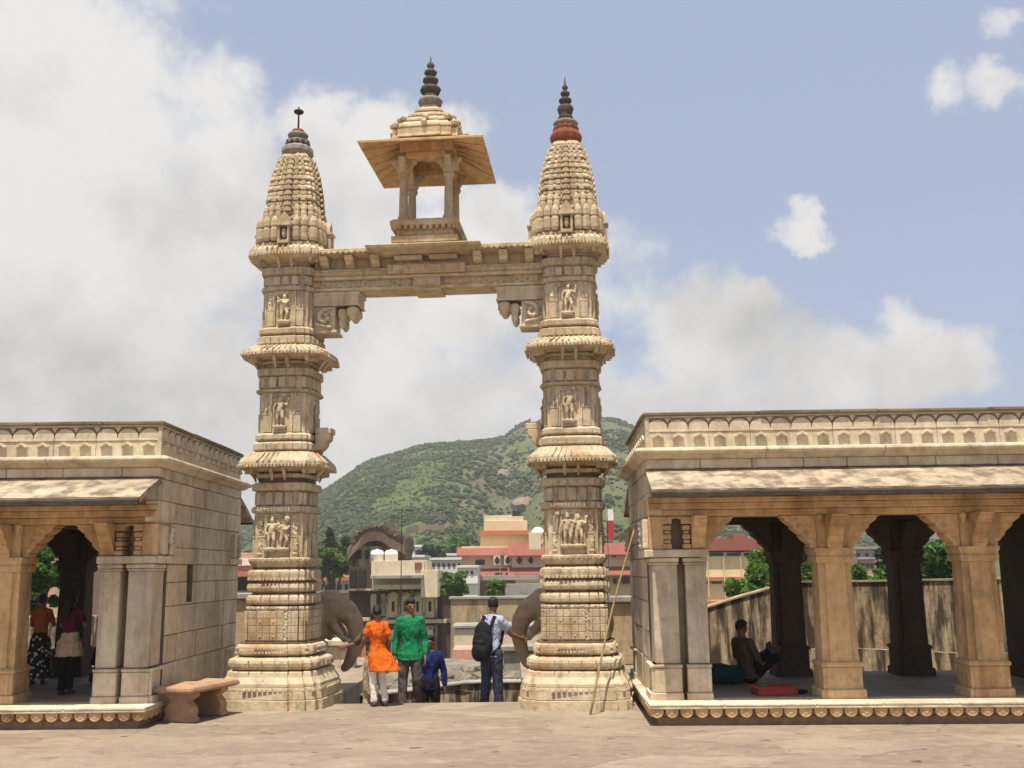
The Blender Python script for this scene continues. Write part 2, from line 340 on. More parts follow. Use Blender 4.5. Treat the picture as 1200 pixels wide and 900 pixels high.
SEGS=[ # name, material, rings (z, half width)
 ('plinth','gate',[(-.03,.93),(.155,.93)]),
 ('plinth','gate',[(.163,.907),(.348,.885)]),
 ('plinth','gate',[(.352,.872),(.40,.870),(.50,.80),(.575,.785),(.59,.735)]),
 ('moulding','gate',[(.592,.69),(.62,.76),(.66,.78),(.713,.787),(.76,.77),(.79,.70),(.806,.62)]),
 ('moulding','gate',[(.806,.60),(.847,.685),(.90,.69),(.977,.672),(1.015,.61),(1.03,.52)]),
 ('die','carve',[(1.034,.555),(1.54,.55),(1.56,.565),(1.59,.562),(1.6,.535)]),
 ('moulding','gate',[(1.612,.47),(1.65,.555),(1.70,.563),(1.75,.555),(1.785,.53),(1.806,.46)]),
 ('moulding','gate',[(1.815,.46),(1.85,.55),(1.90,.562),(1.95,.55),(1.985,.515),(1.998,.46)]),
 ('moulding','gate',[(2.005,.46),(2.03,.55),(2.12,.556),(2.17,.55),(2.195,.51),(2.209,.455)]),
 ('moulding','gate',[(2.215,.455),(2.26,.50),(2.32,.54),(2.385,.54),(2.395,.49)]),
 ('panel','gate',[(2.397,.472),(3.13,.474)]),
 ('moulding','gate',[(3.133,.50),(3.16,.53),(3.20,.53),(3.24,.512),(3.25,.48)]),
 ('panel','carve',[(3.252,.468),(3.49,.469)]),
 ('moulding','gate',[(3.49,.445),(3.52,.532),(3.60,.532),(3.63,.52),(3.655,.43)]),
 ('neck','gate',[(3.655,.42),(3.72,.42),(3.73,.48),(3.79,.48),(3.80,.43),(3.86,.43)]),
 ('cornice','gate',[(3.835,.49),(3.86,.60),(3.90,.735),(3.93,.755),(3.975,.75),(4.02,.72),(4.08,.64),(4.155,.565),(4.16,.52)]),
 ('moulding','gate',[(4.16,.46),(4.20,.54),(4.30,.54),(4.325,.52),(4.345,.44)]),
 ('moulding','gate',[(4.345,.44),(4.38,.512),(4.45,.512),(4.475,.49),(4.49,.455)]),
 ('panel','gate',[(4.494,.454),(5.18,.456)]),
 ('moulding','gate',[(5.183,.48),(5.20,.525),(5.23,.525),(5.25,.475)]),
 ('panel','carve',[(5.253,.469),(5.465,.47)]),
 ('moulding','gate',[(5.466,.44),(5.49,.515),(5.60,.515),(5.635,.42)]),
 ('neck','gate',[(5.635,.40),(5.68,.40),(5.69,.46),(5.74,.46),(5.75,.41),(5.79,.41)]),
 ('cornice','gate',[(5.765,.48),(5.785,.62),(5.815,.75),(5.85,.765),(5.89,.755),(5.94,.67),(5.995,.56),(6.01,.52)]),
 ('moulding','gate',[(6.01,.45),(6.04,.532),(6.16,.533),(6.193,.44)]),
 ('moulding','gate',[(6.193,.44),(6.22,.515),(6.30,.517),(6.345,.455)]),
 ('panel','gate',[(6.35,.449),(6.98,.45)]),
 ('moulding','gate',[(6.985,.47),(7.0,.495),(7.05,.495),(7.075,.46)]),
 ('panel','carve',[(7.078,.451),(7.255,.452)]),
 ('moulding','gate',[(7.256,.42),(7.29,.497),(7.40,.497),(7.455,.40)]),
 ('neck','gate',[(7.455,.39),(7.50,.39),(7.505,.46),(7.55,.46),(7.56,.42)]),
 ('cornice','gate',[(7.52,.47),(7.535,.58),(7.565,.69),(7.62,.71),(7.69,.705),(7.74,.66),(7.775,.60)]),
]
gate=thing('stone_gateway','tall carved stone torana gateway of two tiered pillars with a canopy on its beam','gateway',(-1.45,17.5,0),R(-5))
gate.rotation_euler=(0,R(.1),R(-5))
PX=2.46
def dentils(mb,cx,w,z,h,n,d,outw=.0):
    """row of small pendant blocks round a square of half width w"""
    st=2*w*.92/n
    for i in range(n):
        t=-w*.92+st*(i+.5); g=st*.36
        for a in range(4):
            Mx=Matrix.Translation((cx,0,0))@Matrix.Rotation(a*PI/2,4,'Z')
            f=1.0 if abs(t)<.42*w else (.945 if abs(t)<.7*w else .86)
            mb.box(t-g,t+g,-w*f-d,-w*f+.03,z,z+h,Mx)
def build_pillar(cx,inner,couple,single_low,single_high,black):
    pl=None
    body=MB(); car=MB()
    for nm,mt,rg in SEGS:
        if nm in('plinth','moulding','panel','neck','die'):
            (body if mt=='gate' else car).loft([plan(w,cx,0,z) for z,w in rg])
    # vertical panels, pilaster strips and frames that break up each panel face
    rnd=random.Random(int(cx*10)+50)
    for z0,z1,w in ((2.40,3.13,.473),(4.497,5.18,.455),(6.352,6.98,.45)):
        for a in range(4):
            Mx=Matrix.Translation((cx,0,0))@Matrix.Rotation(a*PI/2,4,'Z')
            for s in (-1,1):
                body.box(s*.58*w-.14*w,s*.58*w+.14*w,-w*.99,-w*.9,z0,z0+(z1-z0)*.44,Mx)
                body.box(s*.58*w-.155*w,s*.58*w+.155*w,-w*1.0,-w*.9,z0+(z1-z0)*.44,z0+(z1-z0)*.48,Mx)
                body.box(s*.47*w-.02,s*.47*w+.02,-w*.985,-w*.9,z0+(z1-z0)*.48,z1,Mx)
                car.box(s*.60*w-.10*w,s*.60*w+.10*w,-w*.965,-w*.9,z0+(z1-z0)*.5,z1-.03,Mx)
                body.box(s*.40*w-.012,s*.40*w+.012,-w*1.03,-w*.97,z0,z1-.004,Mx)
            car.box(-.40*w,.40*w,-w*1.02,-w*.97,z1-.09,z1-.002,Mx)
    for z0,z1,w in ((3.256,3.488,.469),(5.256,5.462,.47),(7.08,7.252,.452)):
        for a in range(4):
            Mx=Matrix.Translation((cx,0,0))@Matrix.Rotation(a*PI/2,4,'Z')
            for k in range(-2,3):
                f=1.0 if abs(k)<1 else (.985 if abs(k)==1 else .90)
                body.box(k*.36*w-.13*w,k*.36*w+.13*w,-w*f-.016,-w*.8,z0+.012,z1-.02,Mx)
                body.prism([(k*.36*w-.13*w,z1-.02),(k*.36*w+.13*w,z1-.02),(k*.36*w,z1+.001)],Mx@Vector((0,-w*f-.02,0)),Mx.to_3x3()@Vector((1,0,0)),(0,0,1),Mx.to_3x3()@Vector((0,1,0)),.06)
    # carved lattice of the die block
    for a in range(4):
        Mx=Matrix.Translation((cx,0,0))@Matrix.Rotation(a*PI/2,4,'Z')
        for r_ in range(4):
            z=1.06+r_*.118
            for k in range(-4,5):
                x=k*.115; 
                if abs(x)>.48: continue
                f=.556 if abs(x)<.22 else (.527 if abs(x)<.38 else .48)
                body.box(x-.055,x+.055,-f-.007,-f+.03,z,z+.112,Mx)
                if (k+r_)%2==0 and r_ in(0,2): body.ell(Mx@Vector((x,-f-.007,z+.055)),(.024,.014,.03),seg=6,ring=4)
    # vertical breaks on the round mouldings
    for z0,z1,w in ((1.61,1.80,.556),(1.815,1.985,.556),(2.01,2.2,.55),(.60,.80,.775),(3.50,3.64,.528),(4.17,4.33,.534),(5.475,5.62,.51),(6.02,6.18,.528),(7.27,7.43,.492)):
        for a in range(4):
            Mx=Matrix.Translation((cx,0,0))@Matrix.Rotation(a*PI/2,4,'Z')
            for s in (-.42,-.14,.14,.42):
                body.box(s*w-.007,s*w+.007,-w-.014,-w+.05,z0+.04,z1-.04,Mx)
    dentils(body,cx,.542,2.018,.04,15,.02)
    dentils(body,cx,.682,.855,.03,21,.008); dentils(body,cx,.676,.92,.035,25,.008)
    dentils(body,cx,.53,2.335,.045,11,.016)
    dentils(body,cx,.885,.285,.04,19,.008)
    p=body.build('pillar',M['gate'],gate,bevel=.009)
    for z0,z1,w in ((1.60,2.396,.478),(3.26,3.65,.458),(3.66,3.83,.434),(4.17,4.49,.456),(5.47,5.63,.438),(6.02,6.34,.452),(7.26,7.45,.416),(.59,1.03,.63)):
        MB().loft([plan(w,cx,0,z0),plan(w,cx,0,z1)]).build('shade_grime_core',M['shade_grime'],p)  # dark core paints shade and grime into the gaps between mouldings
    car.build('carved_band',M['carve'],p,bevel=.006)
    # cornices
    for nm,mt,rg in SEGS:
        if nm!='cornice': continue
        c=MB(); c.loft([plan(w,cx,0,z) for z,w in rg])
        wmax=max(w for z,w in rg); zm=[z for z,w in rg if w==wmax][0]
        dentils(c,cx,wmax,zm-.045,.05,23,.006)
        # ribbed top: small tile ridges
        zt=rg[-1][0]; wt=rg[-2][1]
        for a in range(4):
            Mx=Matrix.Translation((cx,0,0))@Matrix.Rotation(a*PI/2,4,'Z')
            for k in range(-6,7):
                x0=k*wmax*.14; x1=k*wt*.14; f=1 if abs(k)<=3 else (.945 if abs(k)<=5 else .86)
                c.tube([Mx@Vector((x0,-wmax*f+.02,zm+.05)),Mx@Vector(((x0+x1)/2,-(wmax*.55+wt*.45)*f,zm+.115 if zt-zm>.2 else zm+.09)),Mx@Vector((x1,-wt*f,zt-.01))],[.014,.017,.014],6)
            # pendant brackets below
            for k in (-.11,.11):
                c.chain([Mx@Vector((k*1.0,-wmax*.86,zm-.05)),Mx@Vector((k*1.0,-wmax*.74,zm-.16)),Mx@Vector((k*1.0,-wmax*.70,zm-.24))],[.035,.03,.018],6)
            for k in (-.45,.45):
                c.box(k-.03,k+.03,-wmax*.80,-.40,zm-.14,zm-.02,Mx)
        c.build('cornice',M['gate'],p,bevel=.008)
    # relief figures
    w=.473; yf=-w-.012
    fb=MB()
    if couple==0:
        figure(fb,cx-.10,yf,2.55,.50,.03,0); figure(fb,cx+.10,yf,2.55,.47,.10,1,1); fb.ell((cx+.17,yf-.03,3.02),(.055,.05,.06))
    else:
        figure(fb,cx-.085,yf,2.55,.50,0,2); figure(fb,cx+.10,yf,2.55,.48,-.02,2); fb.ell((cx-.25,yf,3.04),(.045,.04,.06)); fb.chain([(cx-.25,yf,3.0),(cx-.26,yf,2.75)],[.025,.02])
    for s in (-1,1):
        figure(fb,cx+s*.30,-.455,2.46,.21,.05*s,(0,2)[s>0])
    fb.build('relief_figure',M['weather'],p,remesh=.009,sm=1)
    f2=MB(); figure(f2,cx-.02,-.465,4.60,.50,.0,single_low); f2.build('relief_figure',M['weather'],p,remesh=.009,sm=1)
    f3=MB(); figure(f3,cx-.01,-.462,6.44,.47,.02,single_high,1); f3.build('relief_figure',M['weather'],p,remesh=.009,sm=1)
    for sd in (-1,1):
        for z,h in ((2.47,.42),(4.57,.46),(6.42,.44)):
            g=MB(); figure(g,0,-.45,z,h,0,(1,2)[sd>0])
            Mx=Matrix.Translation((cx,0,0))@Matrix.Rotation(sd*PI/2,4,'Z')
            f4=MB(); f4.add([Mx@Vector(v) for v in g.v],g.f); f4.build('relief_figure',M['weather'],p,remesh=.010,sm=1)
    # stub bracket on the inner face
    st=MB(); s=inner
    st.box(cx+s*.50,cx+s*.78,-.16,.16,4.50,4.60); st.loft([[(cx+s*(.5+dx),dy*.16,z) for dx,dy in ((0,-1),(o_,-1),(o_,1),(0,1))] for z,o_ in ((4.22,.10),(4.30,.17),(4.36,.18),(4.40,.24),(4.50,.25))])
    st.build('stub_bracket',M['gate'],p,bevel=.012)
    # spire
    sp=MB(); z=7.775; n=17
    prof=[(7.775,.60),(8.20,.585),(8.28,.51),(8.55,.495),(8.86,.465),(9.16,.41),(9.40,.34),(9.55,.29),(9.62,.262)]
    def ww(z):
        for (a,b),(c_,d) in zip(prof,prof[1:]):
            if z<=c_: return b+(d-b)*(z-a)/(c_-a)
        return prof[-1][1]
    zs=[7.775,7.86,7.93,8.05,8.16,8.24]; t=8.26
    while t<9.6: zs.append(t); t+=.098
    zs.append(9.63)
    for k in range(len(zs)-1):
        a,b_=zs[k],zs[k+1]; g=(b_-a); w0=ww(a+.01)
        rr=.955 if k%2 else 1.0
        sp.loft([plan(w0*rr*.95,cx,0,a),plan(w0*rr,cx,0,a+g*.2),plan(ww(b_)*rr*.995,cx,0,b_-g*.3),plan(ww(b_)*rr*.93,cx,0,b_-g*.02)])
    for a in range(4):
        Mx=Matrix.Translation((cx,0,0))@Matrix.Rotation(a*PI/2,4,'Z')
        # central niche and stacked pieces
        sp.box(-.10,.10,-.70,-.4,7.775,7.83,Mx); 
        for s in (-1,1): sp.box(s*.085-.02,s*.085+.02,-.69,-.4,7.83,8.09,Mx)
        sp.box(-.13,.13,-.715,-.4,8.09,8.13,Mx); sp.prism([(-.12,8.13),(.12,8.13),(.09,8.24),(0,8.36),(-.09,8.24)],Mx@Vector((0,-.665,0)),Mx.to_3x3()@Vector((1,0,0)),(0,0,1),Mx.to_3x3()@Vector((0,1,0)),.3)
        sp.ell(Mx@Vector((0,-.64,7.97)),(.045,.04,.09))
        for s in (-1,1):
            for q,(x,yk) in enumerate(((.21,.97),(.36,.93),(.50,.84))):
                sp.lathe([(0,.062),(.05,.075),(.2,.075),(.25,.062),(.27,.075),(.36,.07),(.42,.045),(.46,.02)],Mx@Vector((s*x*.93,-.60*yk+.02,7.86)),8)
                sp.lathe([(0,.05),(.04,.06),(.14,.06),(.19,.05),(.21,.055),(.27,.045),(.32,.015)],Mx@Vector((s*x*.80,-.51*yk+.02,8.24)),8)
        for k in range(11):
            zz=8.42+k*.105; w0=ww(zz)
            for x in (-.55,-.28,.28,.55):
                f=.955 if abs(x)<.4 else .90
                sp.box(x*w0-.085*w0,x*w0+.085*w0,-w0*f-.018,-w0*.7,zz,zz+.07,Mx)
            sp.prism([(-.16*w0,0),(.16*w0,0),(.12*w0,.05),(0,.08),(-.12*w0,.05)],Mx@Vector((0,-w0-.03,zz)),Mx.to_3x3()@Vector((1,0,0)),(0,0,1),Mx.to_3x3()@Vector((0,1,0)),.1)
    s_=sp.build('spire',M['weather'],p,bevel=.006)
    fn=MB()
    if black:
        MB().lathe([(9.60,.20),(9.66,.235),(9.70,.265),(9.78,.275),(9.84,.25),(9.88,.215),(9.93,.225),(9.98,.20)],(cx,0,0),24,12,.05).build('ribbed_disc',M['redpaint'],p,smooth=False)
        MB().lathe([(9.96,.15),(9.985,.20),(10.03,.225),(10.07,.20),(10.10,.12)],(cx,0,0),20).build('upper_disc',M['greystone'],p,smooth=True)
        fn.lathe([(10.07,.10),(10.11,.13),(10.15,.14),(10.19,.11),(10.24,.125),(10.32,.15),(10.37,.13),(10.40,.075),(10.43,.075),(10.46,.115),(10.50,.115),(10.54,.06),(10.57,.055),(10.60,.085),(10.64,.08),(10.67,.04),(10.70,.035),(10.73,.055),(10.76,.045),(10.80,.02),(10.95,.006)],(cx,0,0),14)
        fn.build('finial',M['finial'],p,smooth=True)
    else:
        MB().lathe([(9.60,.20),(9.64,.25),(9.70,.285),(9.77,.275),(9.82,.225),(9.84,.18)],(cx,0,0),24,12,.05).build('ribbed_disc',M['greystone'],p)
        d=MB(); d.lathe([(9.84,.15),(9.88,.17),(9.90,.215),(9.93,.22),(9.96,.16),(9.98,.12)],(cx,0,0),20)
        for k in range(12): d.ell((cx+.20*math.cos(k*PI/6),.20*math.sin(k*PI/6),9.88),(.035,.035,.04),seg=6,ring=5)
        d.lathe([(9.97,.11),(10.0,.17),(10.05,.19),(10.09,.16),(10.11,.10)],(cx,0,0),20); d.build('upper_disc',M['greystone'],p,smooth=True)
        MB().lathe([(10.10,.11),(10.13,.12),(10.16,.10),(10.18,.04)],(cx,0,0),16).build('red_cap',M['redpaint'],p,smooth=True)
        fn.lathe([(10.17,.018),(10.47,.016),(10.48,.05),(10.50,.085),(10.53,.095),(10.55,.07),(10.56,.02),(10.62,.012)],(cx,0,0),12)
        fn.build('finial',M['iron'],p,smooth=True)
    return p
build_pillar(-PX,1,0,2,1,False)
build_pillar(PX,-1,1,0,2,True)
# beam
bm_=MB(); X0=PX-.44
D=.27
bm_.box(-X0,X0,-D,D,7.0,7.05); bm_.box(-X0,X0,-D+.05,D-.05,7.05,7.19); bm_.box(-X0,X0,-D-.04,D+.04,7.19,7.245)
bm_.loft([[(-X0,-D,7.245),(X0,-D,7.245),(X0,D,7.245),(-X0,D,7.245)],[(-X0,-D-.06,7.33),(X0,-D-.06,7.33),(X0,D+.06,7.33),(-X0,D+.06,7.33)]])
bm_.box(-X0,X0,-D-.075,D+.075,7.33,7.365); bm_.box(-X0,X0,-D+.04,D-.04,7.365,7.58)
beam=bm_.build('beam',M['gate'],gate,bevel=.008)
c=MB()
for sgn in (-1,1):
    y0=sgn*(-D-.32)
    prof=[(sgn*(-D+.1),7.56),(sgn*(-D-.08),7.585),(y0,7.60),(y0,7.665),(sgn*(-D-.12),7.72),(sgn*(-D+.1),7.735)]
    c.loft([[(x,y,z) for y,z in prof] for x in (-X0-.02,X0+.02)])
c.box(-X0,X0,-.22,.22,7.6,7.755)
for i in range(40):
    x=-X0+.05+i*(2*X0-.1)/39
    for sgn in (-1,1): c.box(x-.03,x+.03,sgn*(D+.30)-.03,sgn*(D+.30)+.03,7.575,7.62)
c.build('beam_cornice',M['weather'],beam,bevel=.008)
k_=MB()
for i in range(9):
    x=-X0+.22+i*(2*X0-.44)/8
    if abs(x)<.62: continue
    for s in (-1,1):
        k_=MB(); k_.loft([[(x-.075,s*(D-.1),z),(x+.075,s*(D-.1),z),(x+.075,s*(D-.1+o_),z),(x-.075,s*(D-.1+o_),z)] for z,o_ in ((7.368,.10),(7.42,.16),(7.44,.22),(7.49,.24),(7.50,.30),(7.582,.34))]); k_.build('corbel',M['gate'],beam,bevel=.01)
frs=[MB() for _ in range(4)]
for i in range(44):
    x=-X0+.1+i*(2*X0-.2)/43
    if abs(x)<.2: continue
    for s in (-1,1):
        fr=frs[(s>0)*2+(x>0)]; fr.ell((x,s*(D-.05),7.09+(.03 if i%2 else 0)),(.035,.022,.03),seg=7,ring=5); fr.ell((x+.02,s*(D-.05),7.155-(.03 if i%2 else 0)),(.022,.018,.03),seg=6,ring=4)
for fr in frs: fr.build('frieze_scroll',M['gate'],beam,smooth=True)
ce=MB()
for s in (-1,1):
    y=s*D
    ce.box(-.68,.68,min(y+s*.10,y-s*.1),max(y+s*.10,y-s*.1),7.25,7.42); ce.box(-.6,.6,min(y+s*.05,y-s*.1),max(y+s*.05,y-s*.1),7.42,7.47)
    for x in (-.45,-.15,.15,.45): ce.box(x-.13,x+.13,min(y,y+s*.13),max(y,y+s*.13),7.275,7.40)
    ce.box(-.55,-.06,min(y,y+s*.2),max(y,y+s*.2),7.475,7.55); ce.box(.06,.55,min(y,y+s*.2),max(y,y+s*.2),7.475,7.55)
    ce.box(-.24,.24,min(y,y+s*.05),max(y,y+s*.05),7.04,7.19); ce.box(-.19,.19,min(y,y+s*.075),max(y,y+s*.075),7.06,7.16)
    ce.loft([[(-a,s*(D-.05),z),(a,s*(D-.05),z),(a,s*(D+o_),z),(-a,s*(D+o_),z)] for z,a,o_ in ((7.56,.70,.26),(7.60,.98,.50),(7.655,1.0,.52),(7.70,.85,.36),(7.76,.62,.20))])
ce.box(-.25,.25,-D-.02,D+.02,6.965,6.998)
ce.build('centre_block',M['weather'],beam,bevel=.012)
for s in (-1,1):
    q=MB(); xa=s*X0
    def bx(x0,x1,y0,y1,z0,z1): q.box(min(xa-s*x0,xa-s*x1),max(xa-s*x0,xa-s*x1),y0,y1,z0,z1)
    bx(-.06,.80,-.24,.24,6.74,6.997); bx(-.06,.38,-.20,.20,6.30,6.74); bx(0,.83,-.255,.255,6.93,6.99); bx(0,.82,-.25,.25,6.74,6.77)
    bx(-.06,.42,-.22,.22,6.26,6.31)
    for x,z,r in ((.68,6.73,.115),(.50,6.70,.085)):
        for y in (-.12,.12):
            q.lathe([(-.36 if x<.6 else -.24,.02),(-.30 if x<.6 else -.2,.06),(-.22 if x<.6 else -.15,r*.75),(-.17,r*.6),(-.14,r),(-.04,r),(0,r*.8)],(xa-s*x,y,z),12)
    q.chain([(xa-s*.30,-.22,6.70),(xa-s*.16,-.225,6.67),(xa-s*.09,-.225,6.56),(xa-s*.14,-.225,6.46),(xa-s*.24,-.225,6.47),(xa-s*.27,-.225,6.56),(xa-s*.2,-.225,6.60)],[.03,.04,.045,.045,.04,.032,.025]); q.chain([(xa-s*.05,-.22,6.42),(xa-s*.3,-.22,6.36)],[.035,.03])
    q.build('scroll_bracket',M['pavcarve'],gate,bevel=.01)
# canopy on the beam
can=MB(); can.box(-.58,.58,-.58,.58,7.74,7.86); can.box(-.50,.50,-.50,.50,7.86,8.05); can.box(-.60,.60,-.60,.60,8.05,8.14); can.box(-.56,.56,-.56,.56,8.14,8.17)
for a in range(4):
    Mx=Matrix.Rotation(a*PI/2,4,'Z')
    for i in range(11):
        x=-.55+i*.11
        can.prism([(x-.05,8.06),(x+.05,8.06),(x+.03,8.0),(x,7.97),(x-.03,8.0)],Mx@Vector((0,-.585,0)),Mx.to_3x3()@Vector((1,0,0)),(0,0,1),Mx.to_3x3()@Vector((0,1,0)),.1)
    for i in (-.3,0,.3): can.box(i-.13,i+.13,-.52,-.4,7.88,7.96,Mx)
kio=can.build('canopy',M['gate'],gate,bevel=.01)
cm=MB()
for sx in (-1,1):
    for sy in (-1,1):
        c=MB(); x,y=sx*.40,sy*.40
        c.lathe([(8.17,.105),(8.26,.105),(8.27,.085),(8.95,.072),(8.96,.09),(9.0,.11),(9.04,.10)],(x,y,0),8)
        c.box(x-.085,x+.085,y-.085,y+.085,9.04,9.30); c.box(x-.105,x+.105,y-.105,y+.105,9.14,9.2)
        for dx,dy in ((-sx,0),(0,-sy),(sx,0),(0,sy)):
            out=[(.07,9.08),(.12,9.11),(.11,9.14),(.16,9.17),(.17,9.22),(.22,9.25),(.235,9.30),(.07,9.30)]
            c.prism(out,(x-abs(dy)*.06,y-abs(dx)*.06,0),(dx,dy,0),(0,0,1),(abs(dy),abs(dx),0),.12)
        c.build('column',M['gate'],kio,bevel=.008)
rf=MB()
E0,E1=1.08,.44
ou=[(-E0,-E0),(E0,-E0),(E0,E0),(-E0,E0)]
def ring(w,z): return [(x*w,y*w,z) for x,y in ((-1,-1),(1,-1),(1,1),(-1,1))]
rf.loft([ring(.46,9.64),ring(1.08,9.38),ring(1.085,9.425),ring(.46,9.70)],cap=False)
rf.add([p for r in (ring(.46,9.64),ring(.46,9.70)) for p in r],[(0,1,5,4),(1,2,6,5),(2,3,7,6),(3,0,4,7)])
e_=rf.build('eave_slab',M['warm'],kio,bevel=.006)
# stiffening ribs below
rb=MB()
for a in range(4):
    Mx=Matrix.Rotation(a*PI/2,4,'Z')
    for x in (-.7,-.35,0,.35,.7):
        rb.tube([Mx@Vector((x*.55,-.5,9.605)),Mx@Vector((x,-1.06,9.385))],.014,5)
rb.build('eave_rib',M['warm'],e_)
lt=MB(); 
for a in range(4):
    Mx=Matrix.Rotation(a*PI/2,4,'Z'); lt.box(-.5,.5,-.5,-.34,9.30,9.42,Mx); lt.box(-.46,.46,-.47,-.36,9.42,9.64,Mx)
lt.build('lintel',M['warm'],kio,bevel=.008)
cl=MB(); cl.box(-.45,.45,-.45,.45,9.60,9.69); cl.lathe([(9.44,.05),(9.47,.14),(9.52,.18),(9.60,.2)],(0,0,0),16); cl.build('ceiling',M['warm'],kio)
dm=MB()
for z0,z1,w0,w1 in ((9.66,9.80,.68,.68),(9.80,9.86,.62,.62),(9.86,9.98,.64,.56),(9.98,10.02,.50,.50),(10.02,10.12,.52,.43),(10.12,10.16,.37,.37),(10.16,10.26,.40,.30),(10.26,10.30,.26,.26),(10.30,10.42,.28,.17),(10.42,10.50,.16,.13)):
    dm.loft([plan(w0,0,0,z0),plan(w0*.985,0,0,z0+(z1-z0)*.4),plan(w1,0,0,z1)])
for a in range(4):
    Mx=Matrix.Rotation(a*PI/2,4,'Z')
    for x,w,z in ((-.52,.58,9.86),(.52,.58,9.86),(-.40,.48,10.02),(.40,.48,10.02),(0,.52,10.02),(0,.66,9.86)):
        dm.lathe([(0,.05),(.05,.06),(.09,.04),(.13,.0)],Mx@Vector((x,-w,z)),8)
dm.build('stepped_roof',M['weather'],kio,bevel=.008)
MB().lathe([(10.48,.12),(10.52,.20),(10.58,.225),(10.63,.20),(10.66,.12),(10.70,.13),(10.73,.11)],(0,0,0),20,10,.03).build('ribbed_disc',M['greystone'],kio,smooth=True)
MB().lathe([(10.71,.10),(10.76,.17),(10.82,.19),(10.87,.165),(10.90,.10),(10.94,.10),(10.98,.14),(11.03,.14),(11.07,.08),(11.10,.07),(11.14,.115),(11.18,.115),(11.22,.06),(11.26,.05),(11.30,.075),(11.34,.05),(11.38,.02),(11.49,.008)],(0,0,0),16,8,.04).build('finial',M['finial'],kio,smooth=True)
